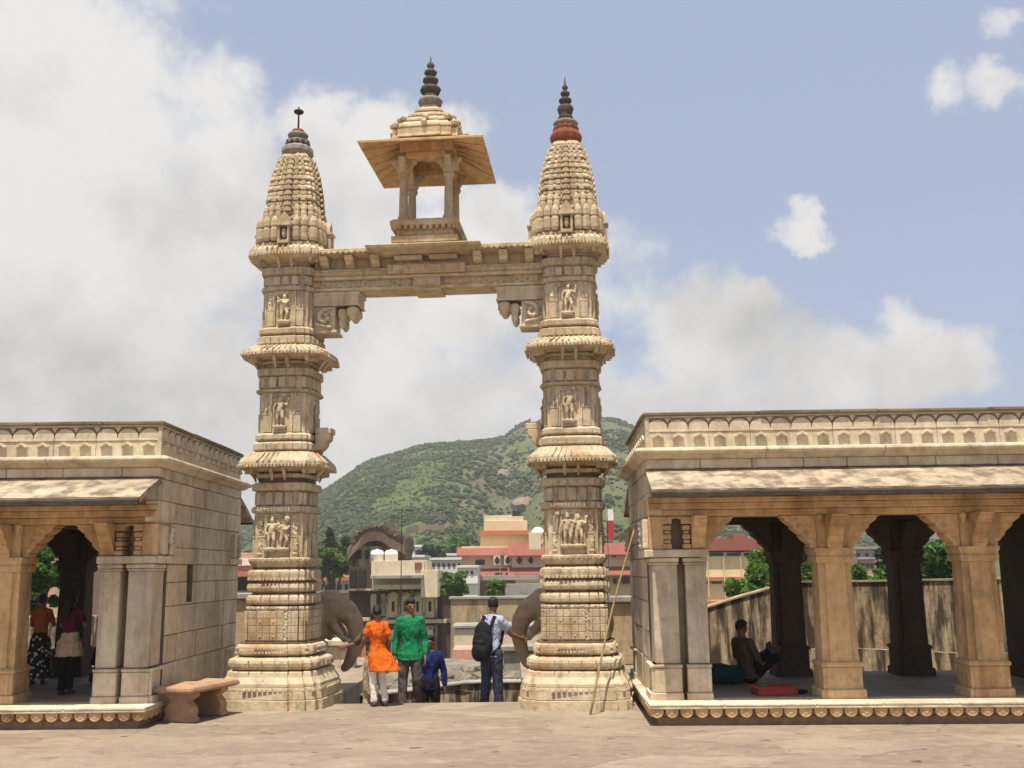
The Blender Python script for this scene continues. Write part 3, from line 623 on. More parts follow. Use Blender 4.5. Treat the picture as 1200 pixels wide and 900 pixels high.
# ------------------------------------------------------------------ the two open pavilions
FL=.29
def bracket_outline(reach=.46,z0=2.42,z1=2.9):
    h=z1-z0
    pts=[(0,0),(.14,0),(.22,.08),(.20,.13),(.36,.27),(.44,.36),(.42,.41),(.58,.54),(.68,.63),(.66,.68),(.82,.80),(.92,.88),(.90,.92),(1,.97),(1,1),(0,1)]
    return [(p[0]*reach,z0+p[1]*h) for p in pts]
def pavilion(root,sx,L,D,cols,slot,seed,lastbay,bcols=None):
    rnd=random.Random(seed)
    X=lambda x:sx*x
    def B(mb,x0,x1,y0,y1,z0,z1):
        a,b=X(x0),X(x1); mb.box(min(a,b),max(a,b),y0,y1,z0,z1)
    # ---- plinth
    p=MB(); B(p,.02,L,-.31,D+.2,-.05,.12); p.build('plinth_base',M['base'],root,bevel=.012); p=MB(); B(p,-.12,L,-.46,D+.3,.225,.262)
    pl=p.build('plinth',M['pav'],root,bevel=.012)
    p=MB(); x=-.12                                  # edge slabs of the step
    while x<L-.1:
        w=rnd.uniform(.9,1.5); B(p,x+.004,min(x+w,L)-.004,-.465+rnd.uniform(-.006,.006),.25,.262,.30+rnd.uniform(-.004,.004)); x+=w
    y=.25
    while y<D+.2:
        w=rnd.uniform(.8,1.3); B(p,-.125,.1,y+.004,min(y+w,D+.3)-.004,.262,.30); y+=w
    p.build('step_slab',M['pav'],pl,bevel=.01)
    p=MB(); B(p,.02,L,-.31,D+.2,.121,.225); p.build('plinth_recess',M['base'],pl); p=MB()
    n=int((L)/.205)
    pet=[(-.088,.10),(.088,.10),(.088,.045),(.07,.012),(.04,-.012),(0,-.022),(-.04,-.012),(-.07,.012),(-.088,.045)]
    for i in range(n):
        cx=-.01+i*.205+rnd.uniform(-.006,.006)
        o=Vector((X(cx),-.33,.128)); p.prism(pet,o,(1,0,0),(0,0,1),(0,-1,0),.105)
        p.ell((X(cx),-.428,.185),(.06,.016,.06),seg=8,ring=5)
    for i in range(int((D+.5)/.205)):
        o=Vector((X(.0),-.30+i*.205,.128)); p.prism(pet,o,(0,1,0),(0,0,1),(-sx,0,0),.095)
    p.build('petal_band',M['warm'],pl,bevel=.006)
    p=MB(); y=.25
    while y<D+.28:
        x=.1; d=rnd.uniform(.7,1.0)
        while x<L-.05:
            w=rnd.uniform(.8,1.4); B(p,x+.003,min(x+w,L)-.003,y+.003,min(y+d,D+.28)-.003,.262,.296+rnd.uniform(-.002,.002)); x+=w
        y+=d
    p.build('floor',M['floorin'],root,bevel=.004)
    # ---- columns
    def column(cx,cy,name='column',mat='warm',front=True,half=False):
        c=MB(); x=X(cx)
        def sq(w,z,k=.0): return [(x+w*a,cy+w*b,z) for a,b in ((-.62,-1),(.62,-1),(.62,-.80),(1,-.80),(1,.80),(.62,.80),(.62,1),(-.62,1),(-.62,.80),(-1,.80),(-1,-.80),(-.62,-.80))]
        def s2(w,z): return [(x+w*a,cy+w*b,z) for a,b in ((-.80,-1),(.80,-1),(.80,-.95),(1,-.95),(1,.95),(.80,.95),(.80,1),(-.80,1),(-.80,.95),(-1,.95),(-1,-.95),(-.80,-.95))]
        c.loft([s2(.315,FL),s2(.315,.40),s2(.305,.425)]); c.loft([s2(.28,.425),s2(.278,.73)]); c.loft([s2(.29,.735),s2(.30,.76),s2(.296,.79),s2(.265,.81)])
        c.loft([sq(.258,.80),sq(.238,2.2)]); c.loft([s2(.25,2.2),s2(.275,2.235),s2(.28,2.29),s2(.26,2.31),s2(.29,2.37),s2(.295,2.42)])
        c.loft([s2(.22,2.42),s2(.22,2.9)])
        o=c.build(name,M[mat],root,bevel=.008)
        d=MB()
        for sg in (-1,1):
            d.prism(bracket_outline(.50),(x+sg*.22,cy-.16,0),(sg,0,0),(0,0,1),(0,1,0),.32)
            for k,(u,z,r) in enumerate(((.12,2.50,.05),(.20,2.60,.055),(.29,2.70,.05),(.37,2.80,.045))):
                d.ell((x+sg*(.22+u*.8),cy-.16,z+.03),(r*1.3,.012,r*.8),seg=8,ring=5)
        d.prism(bracket_outline(.46),(x-.11,cy-.21,0),(0,-1,0),(0,0,1),(1,0,0),.22)
        # stacked blocks on the face of the capital
        if front:
            for z0,z1,w,pr in ((2.42,2.50,.10,.30),(2.50,2.53,.075,.28),(2.53,2.60,.09,.30),(2.60,2.63,.07,.27),(2.63,2.70,.09,.29),(2.70,2.73,.06,.27),(2.73,2.82,.085,.28)):
                d.box(x-w,x+w,cy-pr,cy-.2,z0,z1)
            for sg in (-1,1): d.lathe([(-.14,.008),(-.11,.03),(-.06,.035),(0,.06),(.03,.05)],(x+sg*.19,cy-.275,2.88),8)
        d.build('bracket',M[mat],o,bevel=.008)
        return o
    for cx in cols: column(cx,.30)
    for cx in (bcols or cols): column(cx,D-.35,'column','inner',False)
    # ---- corner pier with two pilasters and a small niche
    c=MB()
    B(c,.08,.80,.36,.56,FL,2.9)
    for x0,x1 in ((.02,.40),(.50,.82)):
        B(c,x0-.03,x1+.02,-.05,.5,FL,.40); B(c,x0-.01,x1+.01,-.02,.5,.40,.74); B(c,x0-.02,x1+.02,-.035,.5,.745,.79)
        B(c,x0+.015,x1-.005,.0,.5,.80,2.2)
        B(c,x0-.01,x1+.01,-.02,.5,2.2,2.235); B(c,x0-.02,x1+.02,-.045,.5,2.24,2.30)
    B(c,-.03,.86,-.07,.55,2.31,2.42)
    pr=c.build('corner_pier',M['pav'],root,bevel=.012)
    c=MB()
    B(c,.0,.22,0,.5,2.425,2.9); B(c,.62,.84,0,.5,2.425,2.9); B(c,.2,.64,.46,.5,2.42,2.9)
    for x0 in (.27,.55):
        for z0,z1,w in ((2.43,2.50,.06),(2.51,2.56,.045),(2.57,2.64,.055),(2.65,2.69,.04),(2.70,2.77,.055),(2.79,2.89,.07)):
            B(c,x0-w,x0+w,-.04,.3,z0,z1)
    arch=[(.32,2.80)]+[(.41+.09*math.cos(t),2.80+.08*math.sin(t)) for t in [PI-PI*i/8 for i in range(9)]]+[(.52,2.80),(.60,2.80),(.60,2.9),(.22,2.9),(.22,2.80)]
    c.prism([(sx*a,b) for a,b in arch],(0,-.01,0),(1,0,0),(0,0,1),(0,1,0),.16)
    c.prism([(sx*a,b) for a,b in [(q[0]+.0,q[1]) for q in bracket_outline(.48)]],(X(.80),.10,0),(1,0,0),(0,0,1),(0,1,0),.34)
    c.prism(bracket_outline(.42),(X(.72)-.1,.06,0),(0,-1,0),(0,0,1),(1,0,0),.2)
    c.build('pier_capital',M['warm'],pr,bevel=.008)
    # ---- relief and mouldings on the side wall near the corners
    for y0,y1 in ((0.02,1.05),(D-.75,D-.02)):
        c=MB()
        B(c,-.07,.1,y0-.05,y1,2.31,2.42)
        for z0,z1,xx in ((FL,.40,-.06),(.745,.79,-.05)): B(c,xx,.1,y0-.04,y1*.62 if y0<1 else y1,z0,z1)
        B(c,-.03,.1,y0-.02,y0+.03,.40,.745)
        c.build('side_moulding',M['pavcarve'],pr,bevel=.008)
    for y0 in (.12,D-.62):
        c=MB()
        for k in range(5):
            c.box(X(0)-.08,X(0)+.08,y0,y0+.18,2.44+k*.09,2.515+k*.09)
            c.ell((X(-.06),y0+.34+.05*math.sin(k*2),2.48+k*.085),(.06,.07,.05),seg=8,ring=5)
            c.ell((X(-.03),y0+.52,2.48+k*.09),(.05,.05,.045),seg=8,ring=5)
        c.build('relief',M['pavcarve'],pr,remesh=.016,sm=1)
    # ---- side wall of dressed blocks (x=0 face), with an optional slot
    w=MB(); core=MB()
    zt=3.58
    rows=[.80,1.22,1.66,2.02,2.30,2.56,2.93,3.25,3.58]; rows=[FL]+rows
    if slot: ys0,ys1,zs0,zs1=slot
    for za,zb in zip(rows,rows[1:]):
        y=.56 if za<2.9 else .0
        while y<D-.02:
            ln=rnd.uniform(.42,.95)
            if rnd.random()<.4: ln=rnd.uniform(.22,.5)
            y1=min(y+ln,D)
            if D-y1<.2: y1=D
            segs=[(y,y1,za,zb)]
            if slot and not(y1<ys0 or y>ys1 or zb<zs0 or za>zs1):
                segs=[]
                if y<ys0: segs.append((y,ys0,za,zb))
                if y1>ys1: segs.append((ys1,y1,za,zb))
                m0,m1=max(y,ys0),min(y1,ys1)
                if za<zs0: segs.append((m0,m1,za,zs0))
                if zb>zs1: segs.append((m0,m1,zs1,zb))
            for a,b,c_,d in segs:
                if b-a<.02 or d-c_<.02: continue
                off=rnd.uniform(-.012,.010); g=.0045
                B(w,off,.2,a+g,b-g,c_+g,d-g)
            y=y1
    if slot:
        B(core,.012,.32,.56,ys0,FL,zt); B(core,.012,.32,ys1,D-.01,FL,zt); B(core,.012,.32,ys0,ys1,FL,zs0); B(core,.012,.32,ys0,ys1,zs1,zt); B(core,.30,.34,ys0-.1,ys1+.1,zs0-.1,zs1+.1)
    else: B(core,.012,.32,.56,D-.01,FL,zt)
    w.build('side_wall',M['pav'],root,bevel=.01); core.build('wall_core',M['joint'],root)
    # ---- beams, ceiling
    b=MB()
    B(b,.0,L,.02,.55,2.905,3.0); B(b,.0,L,-.03,.55,3.003,3.10); B(b,.0,L,-.06,.55,3.103,3.18); B(b,.02,L,.05,.55,3.18,3.57)
    b.build('front_beam',M['warm'],root,bevel=.012)
    b=MB(); B(b,.34,L,D-.58,D-.12,2.905,3.18)
    for cx in cols: B(b,cx-.18,cx+.18,.56,D-.59,2.95,3.17)
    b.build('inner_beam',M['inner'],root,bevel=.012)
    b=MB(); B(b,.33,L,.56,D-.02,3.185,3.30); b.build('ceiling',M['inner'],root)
    b=MB(); B(b,.05,L-.05,.05,D-.05,3.58,3.86); b.build('roof',M['coping'],root)
    b=MB(); B(b,L-.3,L,.56,D-.02,FL,3.3)
    if lastbay is not None:
        B(b,lastbay,L-.3,1.9,2.1,FL,3.18); B(b,lastbay,lastbay+.2,2.1,D-.6,FL,3.18)
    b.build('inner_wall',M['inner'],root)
    if lastbay is not None:
        b=MB(); B(b,lastbay+.3,L-.5,1.86,1.90,FL,2.2); b.build('dark_doorway',M['window'],root)
    # ---- sloping eaves front and back, ragged lower edge
    for nm,y0,sg in (('front_eave',0,-1),('back_eave',D,1)):
        e=MB(); x=-.02; nseg=int(L/.12); oh=.92
        rr=[]
        for i in range(nseg+1):
            xx=-.02+(L+.02)*i/nseg
            j=mnoise.noise(Vector((xx*2.5,seed,0)))*.018+mnoise.noise(Vector((xx*9,seed,3)))*.012
            k=mnoise.noise(Vector((xx*1.3,seed,9)))*.01
            rr.append([(X(xx),y0-sg*.03,3.50),(X(xx),y0+sg*(oh*.5),3.335+k),(X(xx),y0+sg*(oh-.02+j),3.135+j*.8),(X(xx),y0+sg*(oh+j),3.175+j*.6),(X(xx),y0+sg*(oh*.97+j),3.225),(X(xx),y0+sg*oh*.5,3.415+k),(X(xx),y0-sg*.03,3.60)])
        e.loft(rr); e.build(nm,M['eave'],root,bevel=0)
        e=MB(); rr=[]
        for i in range(nseg+1):
            xx=-.024+(L+.02)*i/nseg
            j=mnoise.noise(Vector((xx*2.5,seed,0)))*.018+mnoise.noise(Vector((xx*9,seed,3)))*.012
            k=max(0,mnoise.noise(Vector((xx*4,seed,5))))*.02
            rr.append([(X(xx),y0+sg*(oh-.06+j),3.13+j*.8),(X(xx),y0+sg*(oh+.006+j),3.125+j*.8),(X(xx),y0+sg*(oh+.008+j),3.185+j*.6+k),(X(xx),y0+sg*(oh*.955+j),3.238+k*.3),(X(xx),y0+sg*(oh*.94+j),3.22)])
        e.loft(rr); e.build('eave_edge',M['edge'],root)
    b=MB(); B(b,-.015,.05,-.03,.02,3.30,3.575)
    # ---- frieze course, cornice, parapet (front, side and back)
    f=MB()
    x=0
    while x<L:
        w_=rnd.uniform(.35,.95); B(f,x+.004,min(x+w_,L)-.004,-.008+rnd.uniform(-.004,.004),.2,3.605,3.745); x+=w_
    y=.2
    while y<D:
        w_=rnd.uniform(.4,.9); B(f,-.008,.2,y+.004,min(y+w_,D)-.004,3.585,3.745); y+=w_
    x=0
    f.build('frieze_course',M['pav'],root,bevel=.01)
    c=MB(); cuts=[0]; 
    while cuts[-1]<L: cuts.append(min(L,cuts[-1]+rnd.uniform(1.4,2.4)))
    pf=[(0,3.745),(.05,3.75),(.10,3.785),(.105,3.80),(.165,3.82),(.18,3.86),(.165,3.895),(.09,3.915),(.0,3.92)]
    for a,b_ in zip(cuts,cuts[1:]):
        r0=[(X(a-(o if a==0 else -.004)),-o,z) for o,z in pf]; r1=[(X(b_-.004),-o,z) for o,z in pf]
        c.loft([r0+[(X(a+.3 if a==0 else a+.004),.3,3.92),(X(a+.3 if a==0 else a+.004),.3,3.745)],r1+[(X(b_-.004),.3,3.92),(X(b_-.004),.3,3.745)]])
    c.loft([[(X(-o),-o,z) for o,z in pf]+[(X(.3),.3,3.921),(X(.3),.3,3.744)],[(X(-o),D+o,z) for o,z in pf]+[(X(.3),D-.3,3.921),(X(.3),D-.3,3.744)]])
    c.loft([[(X(-o),D+o,z) for o,z in pf]+[(X(.3),D-.3,3.919),(X(.3),D-.3,3.746)],[(X(L),D+o,z) for o,z in pf]+[(X(L),D-.3,3.919),(X(L),D-.3,3.746)]])
    c.build('cornice',M['pav'],root,bevel=.006)
    q=MB(); B(q,.035,L,.035,.22,3.92,4.40); B(q,.035,.22,.22,D-.04,3.92,4.40); B(q,.22,L,D-.22,D-.04,3.92,4.40)
    wl=q.build('parapet',M['base'],root)  # brown backing: recess shade behind the raised carving put into the colour
    q=MB()
    def band(o,U,Nn,length,cut):
        """raised carved panels on a parapet face: lunettes over a caret row"""
        o,U,Nn=Vector(o),Vector(U),Vector(Nn); W=(0,0,1)
        s=0; pitch=.305; n=int(length/pitch); p_=length/n
        k=0
        while k<n:
            m=min(rnd.choice((2,3,4)),n-k); a,b=k*p_+.003,(k+m)*p_-.003
            q.prism([(a,3.925),(b,3.925),(b,4.155),(a,4.155)],o,U,W,Nn,.022+rnd.uniform(-.003,.003))
            q.prism([(a,4.158),(b,4.158),(b,4.19),(a,4.19)],o,U,W,Nn,.034); k+=m
        for k in range(n):
            cx=(k+.5)*p_; r=p_*.49
            q.prism([(cx+r*math.cos(t),4.19+.155*math.sin(t)**.8 if math.sin(t)>0 else 4.19) for t in [PI*i/10 for i in range(11)]],o,U,W,Nn,.028)
            # caret
            for sg in (-1,1):
                q.prism([(cx+sg*.0,4.14),(cx+sg*.085,4.085),(cx+sg*.085,4.05),(cx+sg*.0,4.10)],o,U,W,Nn,.075)
            q.prism([(cx-.5*p_+.045-.045,4.37),(cx-.5*p_+.05,4.37),(cx-.5*p_,4.29),(cx-.5*p_-.05,4.37)],o,U,W,Nn,.018)
    if sx>0:
        band((0.035,.035,0),(1,0,0),(0,-1,0),L-.05,0); band((.035,.035,0),(0,1,0),(-1,0,0),D-.08,0)
    else:
        band((-.035,.035,0),(-1,0,0),(0,-1,0),L-.05,0); band((-.035,.035,0),(0,1,0),(1,0,0),D-.08,0)
    B(q,.012,L,.012,.1,4.375,4.402); B(q,.012,.1,.1,D-.02,4.375,4.402); B(q,-.0,.06,.0,.06,3.925,4.374)
    q.build('parapet_carving',M['pavcarve'],wl,bevel=.004)
    q=MB(); x=-.03
    while x<L:
        w_=rnd.uniform(.8,1.9); B(q,x+.003,min(x+w_,L)-.003,-.035+rnd.uniform(-.012,.012),.25,4.402,4.462+rnd.uniform(-.012,.008)); x+=w_
    y=.25
    while y<D:
        w_=rnd.uniform(.8,1.6); B(q,-.035+rnd.uniform(-.01,.01),.25,y+.003,min(y+w_,D)-.003,4.402,4.46+rnd.uniform(-.01,.008)); y+=w_
    x=.25
    while x<L:
        B(q,x+.003,min(x+1.4,L)-.003,D-.25,D+.03,4.402,4.46); x+=1.4
    q.build('parapet_coping',M['coping'],wl,bevel=.012)
pvR=thing('stone_pavilion','open columned pavilion on the right with a man and a red tray on its floor','pavilion',(1.985,15.22,0),R(-2.0))
pavilion(pvR,1,8.6,3.7,(2.70,4.78,6.86),None,3,6.35)
pvL=thing('stone_pavilion','open pavilion on the left with a narrow slot window in its block side wall','pavilion',(-5.35,15.5,0),0)
pavilion(pvL,-1,5.2,4.7,(2.30,4.4),(1.55,1.86,1.70,2.30),11,None,(2.98,4.75))
# ------------------------------------------------------------------ terrace, steps
t=MB()
t.box(-70,70,-45,17.65,-10,0); t.box(.12,70,17.65,26.5,-10,-.002); t.box(-70,-3.1,17.65,27,-10,-.002)
tag(t.build('terrace',M['paving']),kind='structure')
s=MB()
for i in range(8): s.box(-3.1,.12,17.65+i*.30,17.65+(i+1)*.30 if i<7 else 22.6,-10,-.17*(i+1))
tag(s.build('steps',M['paving'],bevel=.012),kind='structure')
# curved parapet at the foot of the steps
pts=[P(392,813,20.9),P(432,812,21.6),P(470,808,22.0),P(510,803,22.2),P(545,798,22.2),P(580,797,22.1),P(618,797,21.7),P(650,797,21.0)]
w=MB(); cp=MB()
for mb,dz0,dz1,th in ((w,-2.2,-.05,.17),(cp,-.045,.0,.215)):
    rr=[]
    for k,p in enumerate(pts):
        d=(pts[min(k+1,len(pts)-1)]-pts[max(k-1,0)]); n=Vector((-d.y,d.x,0)).normalized()
        a=p+n*th; b=p-n*th
        rr.append([(b.x,b.y,p.z+dz0),(b.x,b.y,p.z+dz1),(a.x,a.y,p.z+dz1),(a.x,a.y,p.z+dz0)])
    mb.loft(rr)
cw=w.build('parapet_wall',M['stainwall']); tag(cw,'low curved ochre parapet wall at the foot of the steps between the gateway pillars','wall'); cp.build('coping',M['concrete'],cw,bevel=.01)
# ground and rubble beyond
g=MB(); nx,ny=40,24; vs=[];fs=[]
for j in range(ny+1):
    for i in range(nx+1):
        x=-9+18*i/nx; y=22.0+22*j/ny
        z=-.36-.055*max(0,y-24)+.14*mnoise.noise(Vector((x*.7,y*.7,1)))+.06*mnoise.noise(Vector((x*2.6,y*2.6,4)))
        vs.append((x,y,z))
for j in range(ny):
    for i in range(nx): a=j*(nx+1)+i; fs.append((a,a+1,a+nx+2,a+nx+1))
g.add(vs,fs); tag(g.build('ruined_ground',M['rubble'],smooth=True),kind='structure')
rb=MB(); rnd=random.Random(5)
for i in range(260):
    x=rnd.uniform(-4,1.2); y=rnd.uniform(22.4,31); r=rnd.uniform(.05,.22)*(1 if rnd.random()<.8 else 1.6)
    z=-.36-.055*max(0,y-24)+.14*mnoise.noise(Vector((x*.7,y*.7,1)))
    Mx=Euler((rnd.uniform(-.5,.5),rnd.uniform(-.5,.5),rnd.uniform(0,6))).to_matrix()
    n0=len(rb.v); rb.ell((x,y,z+.02),(r*1.3,r*.9,r*.55),Mx,6,5)
    for k in range(n0,len(rb.v)):
        v=Vector(rb.v[k]); rb.v[k]=tuple(v+mnoise.noise_vector(v*5)*r*.35)
tag(rb.build('rubble',M['rubble']),'scattered grey stone rubble lying behind the low curved wall','rubble',kind='stuff')
# ------------------------------------------------------------------ elephants
def elephant(mirror,label):
    """built facing +x (or -x when mirrored), origin below the body"""
    s=-1 if mirror else 1
    V=lambda x,y,z:(s*(x+4.3),y,z)
    e=MB()
    e.ell(V(-4.05,0,1.18),(.62,.42,.50),seg=18,ring=12); e.ell(V(-4.30,0,1.16),(.32,.40,.46),seg=16,ring=10); e.ell(V(-3.85,0,1.25),(.40,.40,.48),seg=16,ring=10)
    e.ell(V(-3.48,0,1.46),(.30,.28,.36),seg=16,ring=10); e.ell(V(-3.40,-.10,1.62),(.2,.14,.20)); e.ell(V(-3.40,.10,1.62),(.2,.14,.20))
    e.chain([V(-3.38,0,1.54),V(-3.10,0,1.44),V(-2.95,0,1.24),V(-2.91,0,.96),V(-2.97,0,.70),V(-3.05,0,.50),V(-3.12,0,.43)],[.30,.21,.17,.14,.12,.10,.08],14)
    for y in (-.19,.19): e.ell(V(-3.14,y*.8,1.36),(.10,.06,.075)); e.chain([V(-3.30,y,1.18),V(-3.18,y*1.1,1.04)],[.10,.075])
    e.chain([V(-3.48,0,1.12),V(-3.40,0,.98)],[.15,.07]); e.chain([V(-3.02,-.17,1.33),V(-2.98,.17,1.33)],[.06,.06])
    for y in (-1,1):
        Mx=Euler((y*.18,s*.25,y*s*.5)).to_matrix()
        e.ell(V(-3.68,y*.33,1.32),(.27,.055,.38),Mx,16,10); e.ell(V(-3.62,y*.34,1.05),(.16,.05,.2),Mx)
        for x in (-4.36,-3.80): e.chain([V(x,y*.25,1.0),V(x+.03,y*.25,.55),V(x,y*.25,.10)],[.23,.175,.165],14); e.lathe([(0,.19),(.12,.18)],V(x,y*.25,.0),14)
    b=e.build('elephant_statue',M['eleph'],remesh=.028,sm=5)
    tag(b,label,'statue',None)
    for y in (-1,1): 
        MB().chain([V(-3.20,y*.20,1.05),V(-3.10,y*.235,.95),V(-3.00,y*.24,.93)],[.055,.05,.03]).build('tusk',M['ivory'],b,smooth=True)
        MB().ell(V(-3.13,y*.165,1.39),(.035,.022,.028)).build('eye',M['iron'],b,smooth=True)
    return b
el=elephant(False,'grey stone elephant with curled trunk facing right beside the left gateway pillar'); el.location=(-4.3,19.35,-.002)
er=elephant(True,'grey stone elephant facing left beside the man with the backpack'); er.location=(1.46,19.25,-.002)
for x,y,lbl in ((-4.3,19.35,0),):
    pass
# ------------------------------------------------------------------ bench and pole
bn=thing('stone_bench','red sandstone bench on two vase shaped legs standing before the left pavilion wall','bench',(-4.83,16.12,0),R(-17))
sl=MB(); L_,W_=.64,.34
def rr_(w,l,z): 
    o=[]; 
    for cx,cy,a0 in ((w-.05,-l+.05,-90),(w-.05,l-.05,0),(-w+.05,l-.05,90),(-w+.05,-l+.05,180)):
        for k in range(4): o.append((cx+.05*math.cos(R(a0+30*k)),cy+.05*math.sin(R(a0+30*k)),z))
    return o
sl.loft([rr_(W_-.04,L_-.04,.425),rr_(W_-.01,L_-.01,.44),rr_(W_,L_,.46),rr_(W_,L_,.50),rr_(W_-.015,L_-.015,.52)])
for s_ in (-1,1):
    for i in range(15):
        x=-W_+.03+i*(2*W_-.06)/14; sl.ell((x,s_*(L_-.005),.468),(.022,.018,.028),seg=7,ring=5)
    for i in range(27):
        y=-L_+.03+i*(2*L_-.06)/26; sl.ell((s_*(W_-.005),y,.468),(.018,.022,.028),seg=7,ring=5)
sl.build('seat',M['bench'],bn,bevel=0)
for s_ in (-1,1):
    prof=[(-.26,0),(.26,0),(.26,.05),(.22,.08),(.235,.15),(.215,.22),(.15,.29),(.14,.31),(.20,.34),(.24,.37),(.25,.426),(-.25,.426),(-.24,.37),(-.20,.34),(-.14,.31),(-.15,.29),(-.215,.22),(-.235,.15),(-.22,.08),(-.26,.05)]
    MB().prism(prof,(0,s_*.38-.09,0),(1,0,0),(0,0,1),(0,1,0),.18).build('leg',M['bench'],bn,bevel=.012)
p0=Vector((1.12,16.02,0)); p1=Vector((1.97,16.62,2.86))
pb=[]; rd=[]
for k in range(15):
    f=k/14; v=p0.lerp(p1,f)+Vector((-.05*math.sin(PI*f),0,.0)); pb.append(v-p0); rd.append(.017-.006*f+(.003 if k%2 else 0))
po=MB().tube(pb,rd,8).build('bamboo_pole',M['bamboo'],loc=p0,smooth=True); tag(po,'long thin bamboo pole leaning from the ground to the right pavilion wall','pole')
# ------------------------------------------------------------------ people
def person(label,loc,rz,h,J=None,clothes=(),hair='short',turn=0,nod=0,lean=(0,0),female=False,skin='skin',shoes='shoe',hipz=.50,group=None,torso_from=None):
    """front towards -y. J overrides joints, fractions of height h"""
    J=J or {}
    d=dict(shL=(.094,0,.805),elL=(.122,.012,.635),wrL=(.128,-.015,.485),shR=(-.094,0,.805),elR=(-.122,.012,.635),wrR=(-.128,-.015,.485),
           hiL=(.052,0,.50),knL=(.058,-.008,.285),anL=(.058,.012,.05),hiR=(-.052,0,.50),knR=(-.058,-.008,.285),anR=(-.058,.012,.05))
    if female: d.update(shL=(.082,0,.805),shR=(-.082,0,.805),elL=(.105,.012,.64),elR=(-.105,.012,.64))
    d.update(J)
    dz=hipz-.50
    def T(p,tor=True):
        x,y,z=p
        if tor: z=z+dz; k=max(0,z-hipz); x+=lean[0]*k; y+=lean[1]*k
        return Vector((x*h,y*h,z*h))
    def q(n): return T(d[n], n[:2] in('sh','el','wr') and not n in J or n[:2]=='sh')
    fw=.93 if female else 1.0
    ww_=.90 if not female else .86
    lev=[(.475,.085,.062),(.50,.098,.068),(.56,.092 if not female else .088,.062),(.62,.084 if not female else .074,.056),(.70,.098*fw,.066),(.77,.108*fw,.064),(.81,.096*fw,.052),(.835,.055,.042),(.86,.034,.035),(.89,.033,.035)]
    lev=[(z,a*(ww_ if z<.83 else 1),b_) for z,a,b_ in lev]
    def torso(mb,k,z0,z1,flare=None,top=None):
        rings=[]
        zs=sorted(set([z0]+[z for z,_,_ in lev if z0<z<z1]+[z1]+([z0+(.60-z0)*i/8 for i in range(1,8)] if flare else [])))
        for z in zs:
            for (a,b,c),(a2,b2,c2) in zip(lev,lev[1:]):
                if z<=a2: f=min(1,max(0,(z-a)/(a2-a))); rx,ry=b+(b2-b)*f,c+(c2-c)*f; break
            if z<.52: rx,ry=.097,.068
            if z<.60 and flare:
                f=((.60-z)/(.60-z0))**1.25; rx+=flare[0]*f; ry+=flare[1]*f; ox=flare[2]*f; oy=flare[3]*f
            else: ox=oy=0
            rings.append([T((rx*k*math.cos(2*PI*i/20)+ox,ry*k*math.sin(2*PI*i/20)+oy,z)) for i in range(20)])
        mb.loft(rings)
    b=MB(); torso(b,1.0,.475,.89)
    hc=T((0,-.006,.935)); Hm=Euler((nod,0,turn)).to_matrix()
    def hp(x,y,z): return hc+Hm@Vector((x*h,y*h,z*h))
    b.ell(hc,(.043*h,.053*h,.064*h),Hm,16,12); b.ell(hp(0,-.014,-.026),(.033*h,.036*h,.040*h),Hm); b.ell(hp(0,-.036,-.05),(.016*h,.014*h,.012*h),Hm)
    b.chain([hp(0,-.05,.006),hp(0,-.062,-.014)],[.006*h,.009*h]); b.ell(hp(0,-.051,-.034),(.014*h,.006*h,.006*h),Hm)
    for s_ in(-1,1): b.ell(hp(s_*.044,.004,-.006),(.007*h,.012*h,.018*h),Hm); b.ell(hp(s_*.018,-.047,.012),(.012*h,.006*h,.005*h),Hm)
    for s_,n in ((1,'L'),(-1,'R')):
        S,E,W=q('sh'+n),q('el'+n),q('wr'+n)
        b.chain([S,E,W],[.031*h*fw,.025*h*fw,.017*h*fw],10)
        dr=(W-E).normalized(); sd=dr.cross(Vector((s_,.2,0))).normalized(); nr=dr.cross(sd)
        b.ell(W+dr*.028*h,(.022*h,.012*h,.03*h),Matrix((sd,nr,dr)).transposed(),10,8)
        for k,(o,l) in enumerate(((-.015,.032),(-.005,.040),(.005,.038),(.015,.030))):
            a=W+dr*.05*h+sd*o*h; m_=a+dr*l*.55*h+nr*.004*h*s_; e=m_+dr*l*.4*h+nr*.010*h*s_
            b.chain([a,m_,e],[.0058*h,.0052*h,.0042*h],6)
        a=W+dr*.018*h+sd*-.02*h; b.chain([a,a+dr*.022*h-sd*.012*h,a+dr*.042*h-sd*.012*h],[.0075*h,.0065*h,.005*h],6)
        HI,K,A=T(d['hi'+n],False)+Vector((0,0,dz*h)),T(d['kn'+n],False),T(d['an'+n],False)
        b.chain([HI,K,A],[.052*h,.034*h,.022*h],12)
        ft=d.get('ft'+n,(0,-.10,-.035)); b.chain([A+Vector((0,.008*h,-.022*h)),A+Vector((ft[0]*h,ft[1]*.55*h,ft[2]*.8*h)),A+Vector((ft[0]*h,ft[1]*h,ft[2]*h))],[.022*h,.021*h,.014*h],8)
    o=b.build('person',M[skin],None,loc,(0,0,rz),remesh=.0085,sm=2); tag(o,label,'person',group)
    for s_ in (-1,1): MB().ell(hp(s_*.018,-.048,.007),(.008*h,.005*h,.005*h),Hm,8,6).build('eye',M['hair'],o,smooth=True)
    # hair
    hr=MB()
    hr.ell(hp(0,.010,.016),(.049*h,.053*h,.060*h),Hm,16,10)
